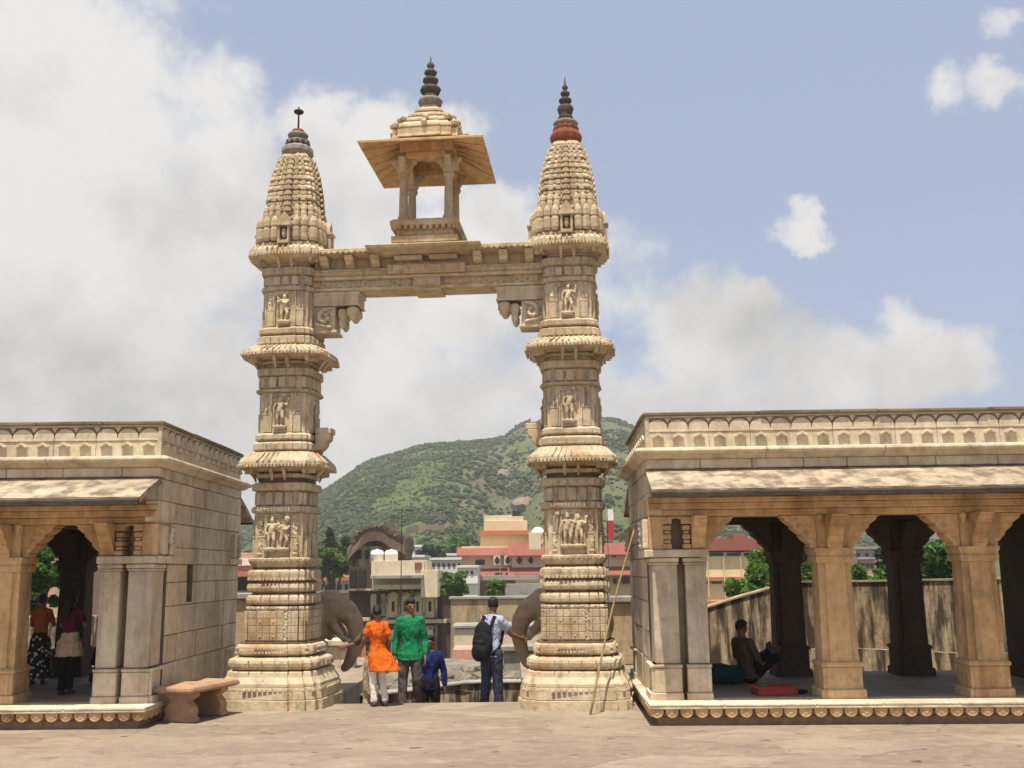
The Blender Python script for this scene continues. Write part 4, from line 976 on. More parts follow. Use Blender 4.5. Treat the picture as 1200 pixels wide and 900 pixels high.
    if hair=='short':
        hr.ell(hp(0,-.018,.045),(.040*h,.034*h,.026*h),Hm,12,8)
    elif hair=='bun':
        hr.ell(hp(0,.055,-.004),(.034*h,.032*h,.034*h),Hm); hr.ell(hp(0,-.005,.03),(.046*h,.048*h,.042*h),Hm)
    elif hair=='long':
        hr.ell(hp(0,.03,-.02),(.052*h,.040*h,.075*h),Hm); hr.chain([hp(0,.045,-.04),hp(0,.062,-.12),hp(0,.066,-.19)],[.048*h,.042*h,.026*h])
        hr.ell(hp(0,-.005,.03),(.048*h,.050*h,.044*h),Hm)
    n0=len(hr.v)
    for k in range(n0):
        v=Vector(hr.v[k]); hr.v[k]=tuple(v+mnoise.noise_vector(v*38)*.006)
    hr.build('hair',M['hair'],o,remesh=.010,sm=1)
    for c in clothes:
        kind,mat=c[0],c[1]; g=MB()
        if kind in('shirt','kurta','top'):
            hem,slv=c[2],c[3]; flare=c[4] if len(c)>4 else None
            torso(g,1.10 if not female else 1.12,hem,.842,flare)
            g.ell(T((0,.004,.842)),(.045*h,.047*h,.014*h))
            for s_,n in ((1,'L'),(-1,'R')):
                S,E,W=q('sh'+n),q('el'+n),q('wr'+n)
                S2=S+Vector((-s_*.012*h,0,.0))
                g.cap(T((s_*.05,0,.815)),S,.032*h,.040*h*fw)
                if slv<=.5: g.chain([S,S+(E-S)*(slv/.5)],[.040*h*fw,.039*h*fw],12)
                else: g.chain([S,E,E+(W-E)*((slv-.5)/.5)],[.040*h,.034*h,.029*h],12)
            folds(g.build({'shirt':'shirt','kurta':'kurta','top':'blouse'}[kind],M[mat],o,remesh=.011,sm=2),.022)
        elif kind=='trousers':
            ln=c[2]; wd=c[3]
            torso(g,1.12 if not female else 1.0,.475+0,.575)
            for n in 'LR':
                HI,K,A=T(d['hi'+n],False)+Vector((0,0,dz*h)),T(d['kn'+n],False),T(d['an'+n],False)
                e=K+(A-K)*ln; g.chain([HI,HI.lerp(K,.5)+Vector((0,-.004,0)),K,e],[(.060 if not female else .052)*h*wd,.052*h*wd,.043*h*wd,.036*h*wd],12); g.tube([K.lerp(e,.5),e+(A-K).normalized()*.02],[.038*h*wd,.041*h*wd],12)
            folds(g.build('trousers',M[mat],o,remesh=.011,sm=2),.022)
        elif kind=='skirt':
            z0=c[2]; torso(g,1.1,z0,.60,(.05,.05,0,0)); folds(g.build('skirt',M[mat],o,remesh=.012,sm=2),.022)
        elif kind=='tunic':
            torso(g,1.14,c[2],.60,(.03,.035,0,0)); folds(g.build('tunic_hem',M[mat],o,remesh=.011,sm=2))
    if shoes:
        for n in 'LR':
            A=T(d['an'+n],False); ft=d.get('ft'+n,(0,-.10,-.035)); g=MB()
            g.chain([A+Vector((0,.012*h,-.026*h)),A+Vector((ft[0]*h,ft[1]*.55*h,ft[2]*.85*h)),A+Vector((ft[0]*h,ft[1]*1.08*h,ft[2]*h))],[.027*h,.025*h,.018*h],10)
            g.build('shoe',M[shoes],o,remesh=.010,sm=1)
    return o
# man in green, coming up the steps towards us, head turned to the picture's right
person('man in a green long sleeved shirt and faded grey jeans coming up the steps','' or (-1.775,17.86,-.17),R(4),1.86,
  dict(knL=(.062,-.045,.29),anL=(.060,.02,.05),knR=(-.062,-.02,.285),anR=(-.07,-.06,.05),elL=(.132,.02,.635),wrL=(.136,-.03,.49),elR=(-.132,.02,.635),wrR=(-.138,-.03,.485)),
  (('shirt','green',.455,.90,(.012,.012,0,0)),('trousers','greyjean',.96,1.02)),'short',R(22),R(8))
# youth in dark blue behind him
person('youth in a dark blue top lower on the steps behind the man in green',(-1.50,18.68,-.68),R(-8),1.70,
  dict(elL=(.14,.03,.64),wrL=(.15,.02,.49),elR=(-.14,-.01,.64),wrR=(-.12,-.09,.53)),
  (('shirt','navy',.46,.92),('trousers','blackcloth',.96,.95)),'short',R(-12),R(4))
# woman in orange from behind
person('woman in a bright orange kurta and white leggings seen from behind',(-2.255,17.30,0),R(203),1.60,
  dict(knL=(.05,.01,.285),anL=(.035,.02,.05),knR=(-.055,-.03,.285),anR=(-.075,.05,.055),elL=(.135,-.03,.66),wrL=(.150,-.10,.555),elR=(-.125,.03,.65),wrR=(-.10,-.05,.55)),
  (('kurta','orange',.345,.28,(.055,.05,-.075,.03)),('trousers','legging',.95,.90)),'bun',R(-18),R(6),(.02,.0),True)
# man in khaki mostly hidden behind her, hand on the elephant
person('person in khaki trousers mostly hidden behind the woman in orange',(-2.36,17.40+.30,-.17),R(200),1.64,
  dict(knL=(.075,.0,.29),anL=(.088,.04,.06),knR=(-.03,-.02,.285),anR=(-.02,.02,.05),elL=(.19,-.05,.69),wrL=(.27,-.12,.665),elR=(-.11,.0,.65),wrR=(-.06,-.06,.56)),
  (('shirt','brownshirt',.47,.40),('trousers','khaki',.96,.95)),'short',R(20),R(6))
# man with backpack
bpx=person('man in pale blue shirt and dark jeans reaching out to the elephant trunk',(-.40,17.88,-.17),R(180-38),1.86,
  dict(elR=(-.135,-.13,.665),wrR=(-.135,-.265,.625),elL=(.13,-.05,.65),wrL=(.10,-.15,.62),knL=(.06,.0,.285),anL=(.066,.03,.05),knR=(-.06,-.01,.285),anR=(-.066,-.02,.05)),
  (('shirt','checkshirt',.475,.27,(.008,.012,0,0)),('trousers','jean',.97,1.12)),'short',R(28),R(8),(.0,-.06))
bp=MB(); h=1.86
bp.ell((0,.235,1.10),(.20,.13,.29),None,18,12); bp.ell((0,.22,1.28),(.17,.11,.20),None,16,10); bp.ell((0,.33,.98),(.15,.09,.16),None,14,10)
k=bp.build('backpack',M['pack'],None,bpx.location,(0,0,bpx.rotation_euler.z),remesh=.014,sm=3); tag(k,'black backpack worn by the man in the pale blue shirt','backpack')
for s_ in (-1,1):
    MB().chain([(s_*.10,.16,1.34),(s_*.115,.07,1.545),(s_*.125,-.09,1.50),(s_*.14,-.155,1.33),(s_*.17,-.05,1.10),(s_*.14,.14,.92)],[.024]*6,8).build('strap',M['pack'],k,smooth=True)
MB().chain([(-.03,.15,1.50),(0,.17,1.545),(.03,.15,1.50)],[.012]*3,6).build('handle',M['pack'],k,smooth=True)
MB().tube([(-.15,.30,1.14),(-.08,.39,1.16),(.08,.39,1.16),(.15,.30,1.14)],[.010]*4,6).build('zip',M['iron'],k,smooth=True)
MB().lathe([(-.012,.034),(.012,.034)],(-.135*h,-.255*h,.625*h),10).build('cuff',M['blackcloth'],bpx)
# man sitting in the right pavilion
b0=P(877,790,17.35)
person('man sitting on the right pavilion floor with feet up against a column',(b0.x-.03,17.35,FL-.02),R(122),1.80,
  dict(hiL=(.055,0,.50),hiR=(-.055,0,.50),knL=(.062,-.17,.20),anL=(.05,-.33,.255),knR=(-.062,-.18,.16),anR=(-.05,-.34,.225),ftL=(0,-.03,.09),ftR=(0,-.03,.09),elL=(.15,-.03,.24),wrL=(.12,-.12,.17),elR=(-.15,.0,.24),wrR=(-.10,-.10,.18)),
  (('shirt','brownshirt',.49,.6,(.03,.03,0,0)),('trousers','blackcloth',.96,1.1)),'short',R(-10),R(14),(.0,.10),hipz=.07)
bd=MB(); c0=P(843,783,17.2)
bd.ell((0,0,.17),(.30,.22,.17),None,16,10); bd.ell((.22,.02,.15),(.22,.2,.15),None,14,9); bd.ell((-.22,-.02,.16),(.14,.16,.17),None,14,9); bd.ell((-.27,0,.32),(.07,.07,.06))
for k in range(len(bd.v)):
    v=Vector(bd.v[k]); bd.v[k]=tuple(v+mnoise.noise_vector(v*7)*.02)
tag(bd.build('cloth_bundle',M['teal'],None,(c0.x,17.2,FL),remesh=.016,sm=2),'dark teal cloth bundle on the pavilion floor beside the seated man','bundle')
# red tray with cup
c0=P(909,824,15.7)
tr=thing('tray','shallow red plastic tray lying on the right pavilion floor','tray',(c0.x,15.75,FL+.008),R(6))
q=MB(); q.box(-.29,.29,-.17,.17,0,.02)
for a,b_,c_,d_ in ((-.30,-.28,-.18,.18),(.28,.30,-.18,.18),(-.28,.28,-.18,-.16),(-.28,.28,.16,.18)): q.box(a,b_,c_,d_,.002,.115)
q.build('tray_body',M['redtray'],tr,bevel=.006)
q=MB(); q.box(-.32,.32,-.20,-.181,.10,.122); q.box(-.32,.32,.181,.20,.10,.122); q.build('rim',M['redtray'],tr,bevel=.005)
cu=MB().lathe([(0,.035),(.005,.04),(.10,.05),(.11,.055),(.105,.045),(.02,.034)],(0,0,0),14).build('cup',M['tealcup'],None,(c0.x-.17,15.72,FL+.03),smooth=True); tag(cu,'small green cup standing in the red tray','cup')
cu2=MB().ell((0,0,.035),(.11,.06,.035)).build('cloth_rag',M['pack'],None,(c0.x+.40,15.78,FL+.005),remesh=.012); tag(cu2,'small dark crumpled rag beside the red tray','rag')
# people inside the left pavilion
c0=P(77,803,16.7)
person('woman in a maroon top over a beige tunic walking inside the left pavilion',(c0.x,16.75,FL+.005),R(172),1.60,
  dict(elL=(.125,-.05,.66),wrL=(.08,-.13,.66),elR=(-.125,-.05,.66),wrR=(-.08,-.13,.66),knL=(.05,.0,.285),anL=(.05,.02,.05),knR=(-.05,.02,.29),anR=(-.07,.09,.07)),
  (('top','maroon',.51,.30),('tunic','beigecloth',.37),('trousers','blackcloth',.95,.92)),'long',0,R(6),(0,0),True)
c0=P(43,790,18.3)
person('woman in a rust orange top and black dotted skirt inside the left pavilion',(c0.x,18.35,FL+.005),R(185),1.52,
  dict(elL=(.125,-.05,.66),wrL=(.08,-.13,.64),elR=(-.13,-.04,.66),wrR=(-.09,-.13,.65)),
  (('top','rust',.56,.30),('skirt','dotted',.07)),'bun',0,R(10),(0,0),True)
c0=P(118,792,18.6)
person('person in black clothes sitting by the back column of the left pavilion',(c0.x,18.5,FL-.02),R(60),1.6,
  dict(hiL=(.055,0,.50),hiR=(-.055,0,.50),knL=(.07,-.17,.26),anL=(.06,-.20,.045),knR=(-.07,-.18,.24),anR=(-.06,-.21,.045),elL=(.14,-.08,.24),wrL=(.07,-.18,.27),elR=(-.14,-.08,.24),wrR=(-.07,-.18,.26)),
  (('shirt','blackcloth',.49,.9),('trousers','blackcloth',.96,1.1)),'long',0,R(14),(.0,-.2),True,hipz=.07)
# ------------------------------------------------------------------ town ground and hill
GZ=-9.0
tag(MB().box(-4000,4000,-3000,6000,GZ-4,GZ).build('town_ground',M['earth']),kind='structure')
def interp(t,pts):
    if t<=pts[0][0]: return pts[0][1]
    for (a,b),(c,d) in zip(pts,pts[1:]):
        if t<=c:
            f=(t-a)/(c-a); return b+(d-b)*f
    return pts[-1][1]
# ridge elevation (tangent above eye level) against bearing (tangent)
RID=[]
for px,py in ((-300,640),(100,640),(240,632),(300,612),(345,598),(373,582),(400,563),(430,543),(470,530),(500,523),(540,521),(565,520),(590,517),(603,506),(618,499),(640,492),(665,491),(700,495),(722,497),(745,505),(775,525),(800,548),(840,580),(900,606),(1000,622),(1100,618),(1250,600),(1500,620)):
    p=P(px,py,1.0); RID.append((p.x,p.z-CAM_H))
NEAR=130.0; FAR=520.0
def hillz(tx,y):
    r=interp(tx,RID)
    # two spurs: the ridge right of centre stands further back
    f=min(1,max(0,(y-NEAR)/(FAR-NEAR)))
    s=f*f*(3-2*f); s=.35*f+.65*s if f<1 else 1
    zr=CAM_H+r*FAR
    z=GZ+(zr-GZ)*s
    x=tx*y
    a=min(1,f*3)*min(1,(1-f)*5) if f<1 else 0
    z+=a*(9*mnoise.noise(Vector((x*.010,y*.010,.3)))+4*mnoise.noise(Vector((x*.03,y*.03,7)))+1.6*mnoise.noise(Vector((x*.09,y*.09,2))))
    if tx>-.06:   # gully between the green spur and the rocky one
        g=math.exp(-((tx-(-.055+.10*f))/.03)**2)*min(1,(1-f)*3); z-=a*9*g
    if f>=1: z=zr-(y-FAR)*.25+.6*mnoise.noise(Vector((x*.1,y*.1,0)))
    else: z+=(.9*mnoise.noise(Vector((x*.2,y*.2,9))))*min(1,f*3)
    return z
nx,ny=260,120
vs=[];fs=[];rock=[]
for j in range(ny+1):
    f=j/ny; y=NEAR-8+(FAR+60-NEAR+8)*f
    for i in range(nx+1):
        tx=-.75+1.55*i/nx
        vs.append((tx*y,y,hillz(tx,y)))
        # bare rock towards the right hand spur and along a slanting band
        f2=(y-NEAR)/(FAR-NEAR)
        ln_=-.083+(f2-.3)*.115; k_=min(1,max(0,(tx-ln_)/.018)); c=.08+.42*k_*min(1,f2*2.5)+.35*math.exp(-((tx-ln_-.006)/.010)**2)*min(1,f2*2.5)
        rock.append(c)
for j in range(ny):
    for i in range(nx): a=j*(nx+1)+i; fs.append((a,a+1,a+nx+2,a+nx+1))
hm=MB(); hm.add(vs,fs); ho=hm.build('hill',M['hill'],smooth=True); tag(ho,kind='structure')
at=ho.data.attributes.new('rock','FLOAT','POINT'); at.data.foreach_set('value',rock)
def hpoint(px,py):
    """where the sight line through a measured photo point meets the hillside"""
    d=P(px,py,1.0); tx=d.x; tz=d.z-CAM_H; y=NEAR
    while y<FAR:
        if hillz(tx,y)>=CAM_H+tz*y: break
        y+=1.5
    return Vector((tx*y,y,hillz(tx,y)))
# scrub on the hill, one mass
rnd=random.Random(21)
base=[(math.cos(a)*math.cos(b),math.sin(a)*math.cos(b),math.sin(b)) for b in (-.5,.35,1.0) for a in [2*PI*k/6+b for k in range(6)]]+[(0,0,1)]
sv=[];sf=[]
cnt=0
while cnt<34000:
    tx=rnd.uniform(-.30,.46); y=NEAR+(FAR-NEAR)*rnd.random()**.8; 
    x=tx*y
    dn=mnoise.noise(Vector((x*.02,y*.02,5)))+.5*mnoise.noise(Vector((x*.07,y*.07,8)))
    if (dn<-.10 and rnd.random()<.45) or (tx>-.083+((y-NEAR)/(FAR-NEAR)-.3)*.115 and rnd.random()<.66): continue
    cn=mnoise.noise(Vector((x*.045,y*.045,15)))+.5*mnoise.noise(Vector((x*.13,y*.13,3)))
    if cn<-.15 and rnd.random()<.6: continue
    cnt+=1; r=rnd.uniform(.35,.95)*max(.55,1.0+1.3*cn)*(.7+.5*y/FAR); z=hillz(tx,y)
    n=len(sv)
    for (a,b,c) in base:
        k=rnd.uniform(.7,1.25); sv.append((x+a*r*k,y+b*r*k,z+c*r*.75*k+r*.2))
    for q in range(2):
        for k in range(6):
            a=n+q*6+k; b=n+q*6+(k+1)%6; sf.append((a,b,b+6,a+6))
    for k in range(6): sf.append((n+12+k,n+12+(k+1)%6,n+18))
sm_=MB(); sm_.v=sv; sm_.f=sf; tag(sm_.build('scrub',M['scrub']),'dense green scrub covering the hillside','scrub',kind='stuff')
# ------------------------------------------------------------------ trees
def leafy(mb,c,r,n,ls,rnd,dens=14):
    cl=[]
    for k in range(dens):
        v=Vector((rnd.gauss(0,1),rnd.gauss(0,1),rnd.gauss(0,1))).normalized()*(rnd.random()**.4)
        cl.append((Vector((c[0]+v.x*r[0],c[1]+v.y*r[1],c[2]+v.z*r[2])),rnd.uniform(.20,.36)*min(r)))
    for k in range(n):
        cc,cr=rnd.choice(cl)
        v=Vector((rnd.gauss(0,1),rnd.gauss(0,1),rnd.gauss(0,1))).normalized()*cr*rnd.uniform(.6,1.1)
        p=cc+v
        a=Vector((rnd.gauss(0,1),rnd.gauss(0,1),rnd.gauss(0,.6))).normalized(); b=a.cross(Vector((rnd.gauss(0,1),rnd.gauss(0,1),rnd.gauss(0,1)))).normalized()
        l=ls*rnd.uniform(.6,1.3)
        q=len(mb.v); mb.v+=[tuple(p-a*l),tuple(p+b*l*.45+Vector((0,0,l*.1))),tuple(p+a*l),tuple(p-b*l*.45+Vector((0,0,l*.1)))]
        mb.f.append((q,q+1,q+2,q+3))
    return cl
def tree(label,base,h,cr,mat,n,ls,seed,cat='tree',name='tree',group=None,crown=None):
    rnd=random.Random(seed); t=thing(name,label,cat,base,0,group)
    cz=h-cr[2] if crown is None else crown
    mb=MB(); cl=leafy(mb,(0,0,cz),cr,n,ls,rnd,34)
    mb.build('crown',M[mat],t)
    tk=MB(); r0=max(.05,h*.022)
    tk.tube([(0,0,-.2),(.03*h*rnd.uniform(-1,1),0,h*.3),(.05*h*rnd.uniform(-1,1),.02*h,cz),(0,0,cz+cr[2]*.5)],[r0*1.3,r0,r0*.7,r0*.25],8)
    for c,_ in cl[:9]: 
        s=Vector((0,0,cz*rnd.uniform(.45,.95))); tk.tube([s,(s+c)/2+Vector((0,0,.08*h)),c],[r0*.55,r0*.38,r0*.14],6)
    tk.build('trunk',M['bark'],t,smooth=True)
    return t
def tree_px(label,px0,px1,pyt,pyb,Y,mat,n,ls,seed,gz=None,**k):
    a=P(px0,(pyt+pyb)/2,Y); b=P(px1,(pyt+pyb)/2,Y); tp=P((px0+px1)/2,pyt,Y).z; bt=P((px0+px1)/2,pyb,Y).z
    g=GZ if gz is None else gz; w=(b.x-a.x)/2
    return tree(label,((a.x+b.x)/2,Y,g),tp-g,(w,w*.9,(tp-bt)/2),mat,n,ls,seed,**k)
tree_px('bright green leafy tree in front of the yellow building seen through the first right bay',854,942,656,732,34,'leafbright',8000,.13,1,gz=-2)
tree_px('leafy tree between the two columns of the right pavilion rising above the stained wall',925,966,628,712,38,'leafmid',2200,.16,2,gz=-2)
tree_px('low bright green bush above the stained wall in the second right bay',985,1036,660,700,36,'leafbright',2600,.14,3,gz=-2)
tree_px('dark tree just left of the back column in the second right bay',1028,1056,640,705,40,'leafdark',1500,.17,4,gz=-2)
tree_px('tall dense green tree behind the stained wall right of the dark back column',1076,1140,622,700,33,'leafmid',4200,.17,5,gz=-2)
tree_px('green tree standing behind the left pavilion opening',16,76,626,722,29,'leafmid',8000,.11,6,gz=-1)
sh=tree_px('pale dusty shrub below the green tree behind the left pavilion',14,62,690,780,27.6,'scrub',1500,.13,7,gz=-.05,cat='shrub',name='shrub')
tree_px('dark tree at the foot of the hill beside the left gateway pillar',368,400,624,690,118,'leafdark',2200,.5,8)
tree_px('dark tree directly left of the domed roof of the old mansion',390,424,629,690,112,'leafdark',2200,.45,9)
tree_px('bright green low tree in front of the dark trees beside the left pillar',368,414,644,676,100,'leafbright',2600,.32,10)
tree_px('green bush on the flat roof between the white houses and the red building',512,550,671,700,78,'leafbright',2200,.2,11,gz=P(530,700,78).z,cat='bush',name='bush')
tree_px('small green tree before the canopy of the red eaved building',570,594,680,704,74,'leafbright',1800,.18,12,gz=P(580,705,74).z)
tree_px('green tree on the slope above the white houses',525,552,628,655,180,'leafmid',1200,.6,13)
tree_px('dark green tree left of the white houses on the slope',486,520,640,664,165,'leafdark',1200,.5,14)
# ------------------------------------------------------------------ buildings
def bldg(name,label,Y,px,zg=None,cat='building'):
    p=P(px,668,Y); return thing(name,label,cat,(p.x,Y,GZ if zg is None else zg))
class At:
    """boxes of a building given by measured photo rectangles at real distance"""
    def __init__(s,root): s.r=root; s.o=root.location
    def rect(s,x0,y0,x1,y1,Y,depth,mb):
        a=P(x0,(y0+y1)/2,Y); b=P(x1,(y0+y1)/2,Y); zt=P((x0+x1)/2,y0,Y).z; zb=P((x0+x1)/2,y1,Y).z if y1 is not None else GZ
        mb.box(a.x-s.o.x,b.x-s.o.x,Y-s.o.y,Y+depth-s.o.y,zb-s.o.z,zt-s.o.z); return mb
    def part(s,name,mat,rects,parent=None,bevel=.02):
        mb=MB()
        for r in rects: s.rect(*r,mb)
        return mb.build(name,M[mat],parent or s.r,bevel=bevel)
# orange-cream building with red sloping eaves, behind the right pillar
b=bldg('red_eaved_building','cream and orange building with red sloping eaves beside the right gateway pillar',130,640); A=At(b)
A.part('balcony_wall','yellow',[(604,677,640,690,128.9,.4)]); A.part('wall','peach',[(541,640,604,668,131.5,10),(600,646,760,672,130,12),(541,668,604,700,131.8,10),(600,672,760,830,130.4,11),(570,610,618,645,134,6),(563,622,640,645,133.8,8),(541,700,604,830,131.6,10)])
A.part('roof_block','cream',[(567,604,600,624,134.5,6),(596,605,613.5,624,134.2,6)])
A.part('roof_slab','orangeband',[(562,621.5,622,627,133.2,8)])
def eave(x0,y0,x1,y1,Y,out):
    a=P(x0,y0,Y); c=P(x1,y0,Y); z1=P(x0,y1,Y-out).z; z0=P(x0,y0,Y).z; o=b.location
    mb=MB(); mb.loft([[(x-o.x,Y-o.y+.2,z0-o.z),(x-o.x,Y-out-o.y,z1-o.z+.12),(x-o.x,Y-out-o.y,z1-o.z),(x-o.x,Y-o.y+.2,z1-o.z)] for x in (a.x,c.x)])
    return mb.build('sloping_eave',M['redroof'],b)
eave(595,637.5,765,652,130,1.2); eave(535.5,641,601,652,131.5,1.0); eave(595,663.5,765,676,130,1.2); eave(535.5,665,601,676,131.5,1.0)
A.part('canopy','concrete',[(543,674,632,680,128.5,2)])
A.part('lower_band','orangeband',[(545,690,562,700,131.0,.6),(566,692,580,700,131.2,.6)])
for x in (582.5,595,608.5,622):
    A.part('window_frame','cream',[(x-4,651,x+4,662,129.95,.3)],bevel=0); w=A.part('window','window',[(x-1.7,652.5,x+1.7,660.5,129.9,.3),(x-3,655,x+3,658.5,129.88,.3)],bevel=0)
A.part('window','window',[(557,656,568,662,131.4,.4)],bevel=0); A.part('door','window',[(556,683,563,700,131.3,.6)],bevel=0)
for x0,y0,x1,y1 in ((717,644,722,653),(724,644,732,651),(729,676,738,684),(719,678,723,684),(640,655,645,661)): A.part('window','window',[(x0,y0,x1,y1,129.9,.3)],bevel=0)
A.part('parapet_block','cream',[(620,624,634,645,129.5,5)])
dm=P(630.5,624,131); MB().ell((dm.x-b.location.x,1,dm.z-b.location.z-.2),(.9,.9,.9)).build('small_dome',M['white'],b,smooth=True)
A.part('retaining_wall','concrete',[(592,684,645,700,127,2)])
p=P(605,605,136); tag(MB().lathe([(0,.55),(.7,.56),(.75,.5),(.95,.2),(1.0,.18),(1.02,0)],(0,0,0),14).build('water_tank',M['window'],None,p,smooth=True),'small black water tank on top of the red eaved building','water tank')
for k in range(14):
    x=604+k*2.6
    A.part('railing_post','redroof',[(x-.25,673,x+.25,677.5,128.7,.15)],bevel=0)
A.part('railing','redroof',[(603,672.5,640,673.3,128.7,.15)],bevel=0)
for x in (586,612): A.part('downpipe','concrete',[(x-.4,646,x+.4,690,129.85,.12)],bevel=0)
# flag
f0=P(713,660,126); fl=thing('flag','red and white flag on a short pole above the red eaves right of the pillar','flag',(f0.x,126,P(713,640,126).z))
MB().tube([(0,0,-8),(0,0,P(713,596,126).z-fl.location.z)],.05,6).build('pole',M['iron'],fl)
for nm,m_,y0,y1 in (('white_panel','flagw',597,610),('red_panel','flag',610,632)):
    a=P(711.5,y0,126).z-fl.location.z; c=P(711.5,y1,126).z-fl.location.z; q=MB(); rr=[]
    for k in range(9):
        x=-.1+.85*k/8; y=.06*math.sin(k*1.3); rr.append([(x,y-.02,c),(x,y+.02,c),(x,y+.02,a),(x,y-.02,a)])
    q.loft(rr); q.build(nm,M[m_],fl)
# yellow building seen through the right pavilion
b=bldg('yellow_building','yellow three storey building with a pink red roof seen through the first right bay',110,858); A=At(b)
A.part('wall','yellow',[(795,648,893,678,110,14),(795,681,893,707,110.3,14),(795,709,893,860,110.6,14)])
q=MB(); a=P(829,632,111); c=P(892,632,111); e=P(826,645.5,109.5); o=b.location
q.loft([[(a.x+.6-o.x,y,a.z-o.z) ,(a.x-.9-o.x,y-.0,e.z-o.z),(c.x+1.2-o.x,y,e.z-o.z),(c.x-.8-o.x,y,a.z-o.z)] for y in (-.6,12)])
q.build('roof','redroof' and M['redroof'],b)
A.part('storey_band','orangeband',[(795,676,896,681,109.7,.6),(795,704,896,709,109.7,.6)])
for x0,x1 in ((832,848),(852,868),(872,888)): A.part('window_strip','window',[(x0,647.5,x1,651.5,109.85,.3)],bevel=0)
for x0,x1 in ((812,830),(834,846),(852,866)): A.part('window_strip','window',[(x0,680.5,x1,684,110.15,.3)],bevel=0)
A.part('window','window',[(839,711,844,715,110.5,.3)],bevel=0)
A.part('roof_tank_box','redroof',[(860,626,876,633,114,4)])
for x in (830,849,869): A.part('downpipe','cream',[(x-.5,652,x+.5,700,109.6,.12)],bevel=0)
# old mansion
b=bldg('old_mansion','old weathered plaster mansion with arched niches and a curved brown roof between the pillars','' or 85,468); A=At(b)
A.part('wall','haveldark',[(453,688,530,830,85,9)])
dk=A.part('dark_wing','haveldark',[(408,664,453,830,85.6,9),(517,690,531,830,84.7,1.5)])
A.part('cornice','haveli',[(448,686.5,532,690.5,84.3,1),(448,726,533,730.5,84.4,1),(408,690,454,692.5,84.9,1),(408,724,454,728,84.9,1)])
for x0 in (461,475,489.5,504):
    q=MB(); a=P(x0,705,85).x-b.location.x; w=.5; zb=P(x0,724,85).z-GZ; zt=P(x0,697,85).z-GZ
    def archp(w,zb,zt): return [(-w,zb),(w,zb),(w,zt-w)]+[(w*math.cos(t),zt-w+w*math.sin(t)) for t in [PI*i/8 for i in range(1,8)]]+[(-w,zt-w)]
    q.prism(archp(.60,zb,zt+.22),(a,-.10,0),(1,0,0),(0,0,1),(0,1,0),.2); f_=q.build('niche_frame',M['haveli'],b)
    MB().prism(archp(.36,zb+.05,zt-.05),(a,-.14,0),(1,0,0),(0,0,1),(0,1,0),.05).build('niche_panel',M['cream'],f_)
    MB().prism(archp(.11,zb+.5,zt-.5),(a,-.16,0),(1,0,0),(0,0,1),(0,1,0),.05).build('slot',M['window'],f_)
    A.part('pilaster','haveli',[(x0+6,691,x0+8.4,726,84.75,.6)])
    A.part('lower_panel','haveli',[(x0-5,733,x0+5,815,84.9,.3)]); A.part('niche_panel','cream',[(x0-2.8,738,x0+2.8,770,84.8,.3)]); A.part('pilaster','haveli',[(x0+6,731,x0+8.4,815,84.75,.6)])
for x0,x1 in ((411,417),(421,427),(434,441),(446,452)):
    A.part('opening','haveli' if x0>430 else 'haveldark',[(x0,696,x1,722,85.5,.4)])
for x0,x1 in ((410,418),(420,429)): A.part('opening','window',[(x0,668,x1,687,85.5,.3)],bevel=0)
A.part('red_brick_strip','orangeband',[(410,734,418,800,85.4,.3)])
# curved roof pavilion on the mansion
rp=A.part('roof_pavilion','haveli',[(411,640,446,664,87,6),(425,628,476,664,88.2,5)])
for x0 in (421.5,430): A.part('window','window',[(x0-2,645,x0+2,655,86.85,.3)],rp,0)
q=MB(); rings=[]
c_=P(440,640,87); o=b.location
for k in range(13):
    f=k/12; px=408+68*f; py=662-47*math.sin(PI*min(1,.10+.86*f))**.75 if f<.55 else 616+16*((f-.55)/.45)**1.2
    p=P(px,py,86.2); rings.append((p.x-o.x,p.z-o.z))
lo=[(x,z-1.0) for x,z in rings]
sec=[[(x,-.2 if True else 0,z) for x,z in rings]]
q.loft([[(x,.8,z-.9),(x,.8,z),(x,7.5,z),(x,7.5,z-.9)] for x,z in rings])
for k in range(1,12):
    x,z=rings[k]; q.tube([(x,.65,z-.05),(x,7.6,z-.05)],.22,6)
q.loft([[(x,.55,z-1.25),(x,.55,z-.62),(x,1.1,z-.62),(x,1.1,z-1.25)] for x,z in rings])
for i in range(len(q.v)):
    v=Vector(q.v[i]); q.v[i]=tuple(v+mnoise.noise_vector(v*.9)*.28)
q.build('curved_roof',M['brickroof'],b)
A.part('brick_body','brickroof',[(446,633,476,664,87.2,5),(444,630,477,633.5,86.9,5.5)])
# cream block with tanks
b2=bldg('cream_rooftop_block','plain cream rooftop block with a shaded ledge and two water tanks on top',82,470); A2=At(b2)
A2.part('wall','cream',[(435,657,497,676,82,8),(436,676,493,689,82.9,7),(493,668,513,700,81.8,6),(497,657,500,676,82.4,5)])
A2.part('ledge','concrete',[(434,674,496,678,81.2,1.7)])
A2.part('lower_beam','cream',[(436,685,494,690,82.2,1)])
A2.part('brick_opening','redroof',[(486,659,494,667,81.9,.2)])
for k,(x,lb) in enumerate(((442,'left white plastic water tank with a stepped lid on the cream block'),(458.5,'right white plastic water tank on the cream block nearer the antenna'))):
    p=P(x,657.5,84); t=MB(); t.lathe([(0,.53),(.5,.54),(.52,.56),(.56,.54),(.72,.53),(.85,.42),(.9,.15),(.93,.14),(.95,.0)],(0,0,0),18)
    tag(t.build('water_tank',M['tank'],None,p,smooth=True),lb,'water tank')
p=P(470,688,80); q=MB(); zt=P(470,596,80).z-p.z
q.tube([(0,0,-2),(0,0,zt)],[.05,.03],6)
for k,z in enumerate((zt-.3,zt-.8,zt-1.3)): q.tube([(-.35,0,z),(.35,0,z)],.02,5)
